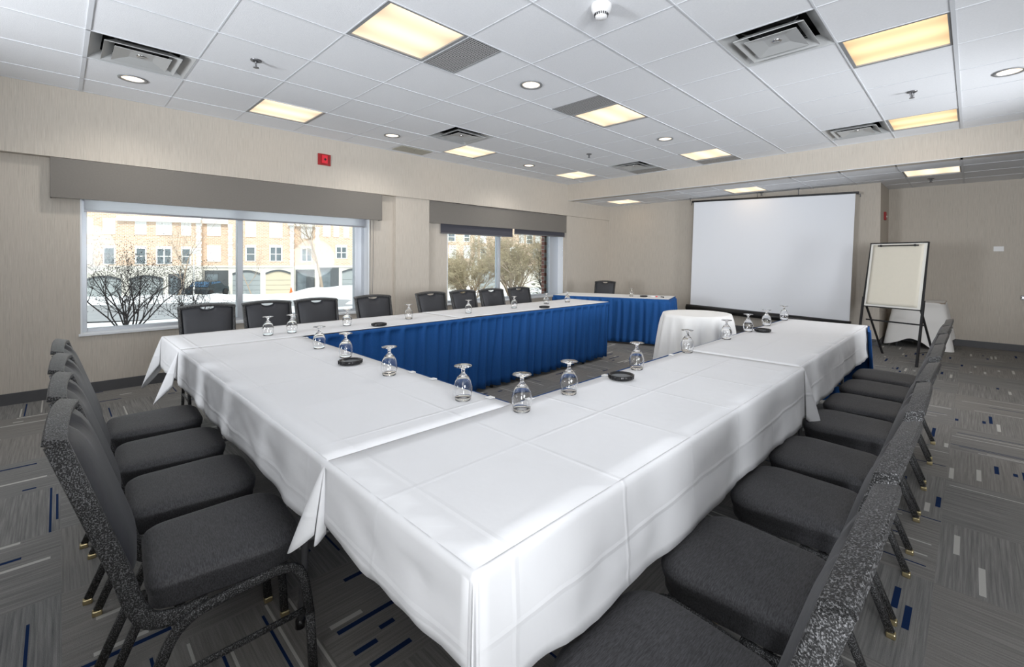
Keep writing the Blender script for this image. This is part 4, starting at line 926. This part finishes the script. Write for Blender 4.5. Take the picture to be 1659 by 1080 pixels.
plant('bare_tree', 'bare street tree at the snow mound, right part of the large window', 'tree', fpt(6.6, 6.0, -1.9), 8.6, 'bark3', 36, 1, .10, 4, .14, twig=2, seg=1.12)
plant('bare_tree', 'thin bare tree between the garages of the centre house', 'tree', fpt(1.3, 5.0, -1.95), 5.2, 'bark3', 5, 1, .15, 4, .05, twig=2, seg=1.1)
for k, (x, y, h, m_, nst, l) in enumerate([(-7.5, 12.6, 3.6, 'bark2', 6, 'tan bare shrub behind the left pane of the right window'), (-6.2, 13.4, 2.6, 'bark', 6, 'low dark tangled shrub in front of the evergreen'), (-3.9, 12.0, 3.9, 'bark2', 6, 'tall tan many-stemmed shrub behind the right pane of the right window'), (-10.5, 13.2, 3.2, 'bark3', 5, 'pale bare shrub at the left edge of the right window'), (-8.2, 11.0, 1.9, 'bark2', 10, 'low bushy shrub with dry leaves on the snow, left pane of the right window'), (-5.2, 10.6, 2.0, 'bark3', 10, 'low bushy shrub with dry leaves on the snow, right pane of the right window')]):
    plant('bare_shrub', l, 'shrub', (x, y, gz(-x-.5)-.05), h, m_, 50+k, nst=nst, spread=.55 if nst < 9 else 1.3, depth=3, r0=.035, twig=3, berries=5 if k != 2 else 2)
# evergreen
t = thing('evergreen_tree', 'dark green conical evergreen by the mullion of the right window', 'tree', (-8.8, 16.2, -.75)); r = random.Random(3)
MB().tube([(0, 0, 0), (0, 0, 3.4)], [.09, .02], 8).build('trunk', 'bark', t); q = MB()
for k in range(1500):
    z = r.random()**.8; rad = (1-z)*.85*r.uniform(.5, 1); a = r.uniform(0, 6.28); c = Vector((math.cos(a)*rad, math.sin(a)*rad, .3+z*3.2)); d = Vector((math.cos(a), math.sin(a), .3)).normalized()*.16; sd = Vector((-math.sin(a), math.cos(a), r.uniform(-.4, .4)))*.05
    q.add([c-d*.5-sd, c-d*.5+sd, c+d], [(0, 1, 2)])
tag(q.build('foliage', 'ever', t), kind='stuff')
# car, lamp post, cone
t = thing('parked_car', 'dark car parked in front of the recessed entry', 'car', fpt(-2.55, 2.2, -2.0), FR+R_(78))
body = [(-1.9, .35), (-1.9, .75), (-1.5, .85), (-.9, 1.35), (.5, 1.38), (1.1, .92), (1.9, .78), (1.95, .35)]
q = MB(); n = len(body); q.add([(x, -.8+.12*(z > 1), z) for x, z in body]+[(x, .8-.12*(z > 1), z) for x, z in body], [tuple(range(n)), tuple(range(n, 2*n))[::-1]]+[(k, n+k, n+(k+1) % n, (k+1) % n) for k in range(n)]); q.build('body', 'car', t, bevel=.04)
q = MB(); q.add([(-1.43, -.68, .92), (-1.43, .68, .92), (-.95, .62, 1.31), (-.95, -.62, 1.31)], [(0, 1, 2, 3)]); q.add([(1.03, -.66, .97), (1.03, .66, .97), (.56, .6, 1.34), (.56, -.6, 1.34)], [(0, 1, 2, 3)])
for s in (-1, 1): q.add([(-1.2, s*.74, .95), (.85, s*.74, .95), (.45, s*.70, 1.30), (-.8, s*.70, 1.30)], [(0, 1, 2, 3)])
q.build('window_glass', 'carglass', t, solid=.02)
for sx in (-1.2, 1.25):
    for sy in (-.8, .8): MB().tube([(sx, sy-.09, .32), (sx, sy+.09, .32)], .32, 20).build('wheel', 'tyre', t)
t = thing('lamp_post', 'white lamp post in front of the recessed entry', 'lamp post', fpt(-2.9, 4.6, -2.0)); MB().tube([(0, 0, 0), (0, 0, 3.6)], [.06, .045], 10).build('post', 'hframe', t); MB().lathe([(0, 3.6), (.16, 3.65), (.2, 3.95), (.08, 4.1), (0, 4.12)], 16).build('lantern', 'hframe', t)
t = thing('traffic_cone', 'small orange traffic cone by the dark porch', 'traffic cone', fpt(4.2, 5.9, -1.62)); MB().lathe([(.13, 0.02), (.03, .5), (0, .5)], 16).build('cone', 'orange', t); MB().box(-.17, .17, -.17, .17, 0, .025).build('base', 'orange', t)
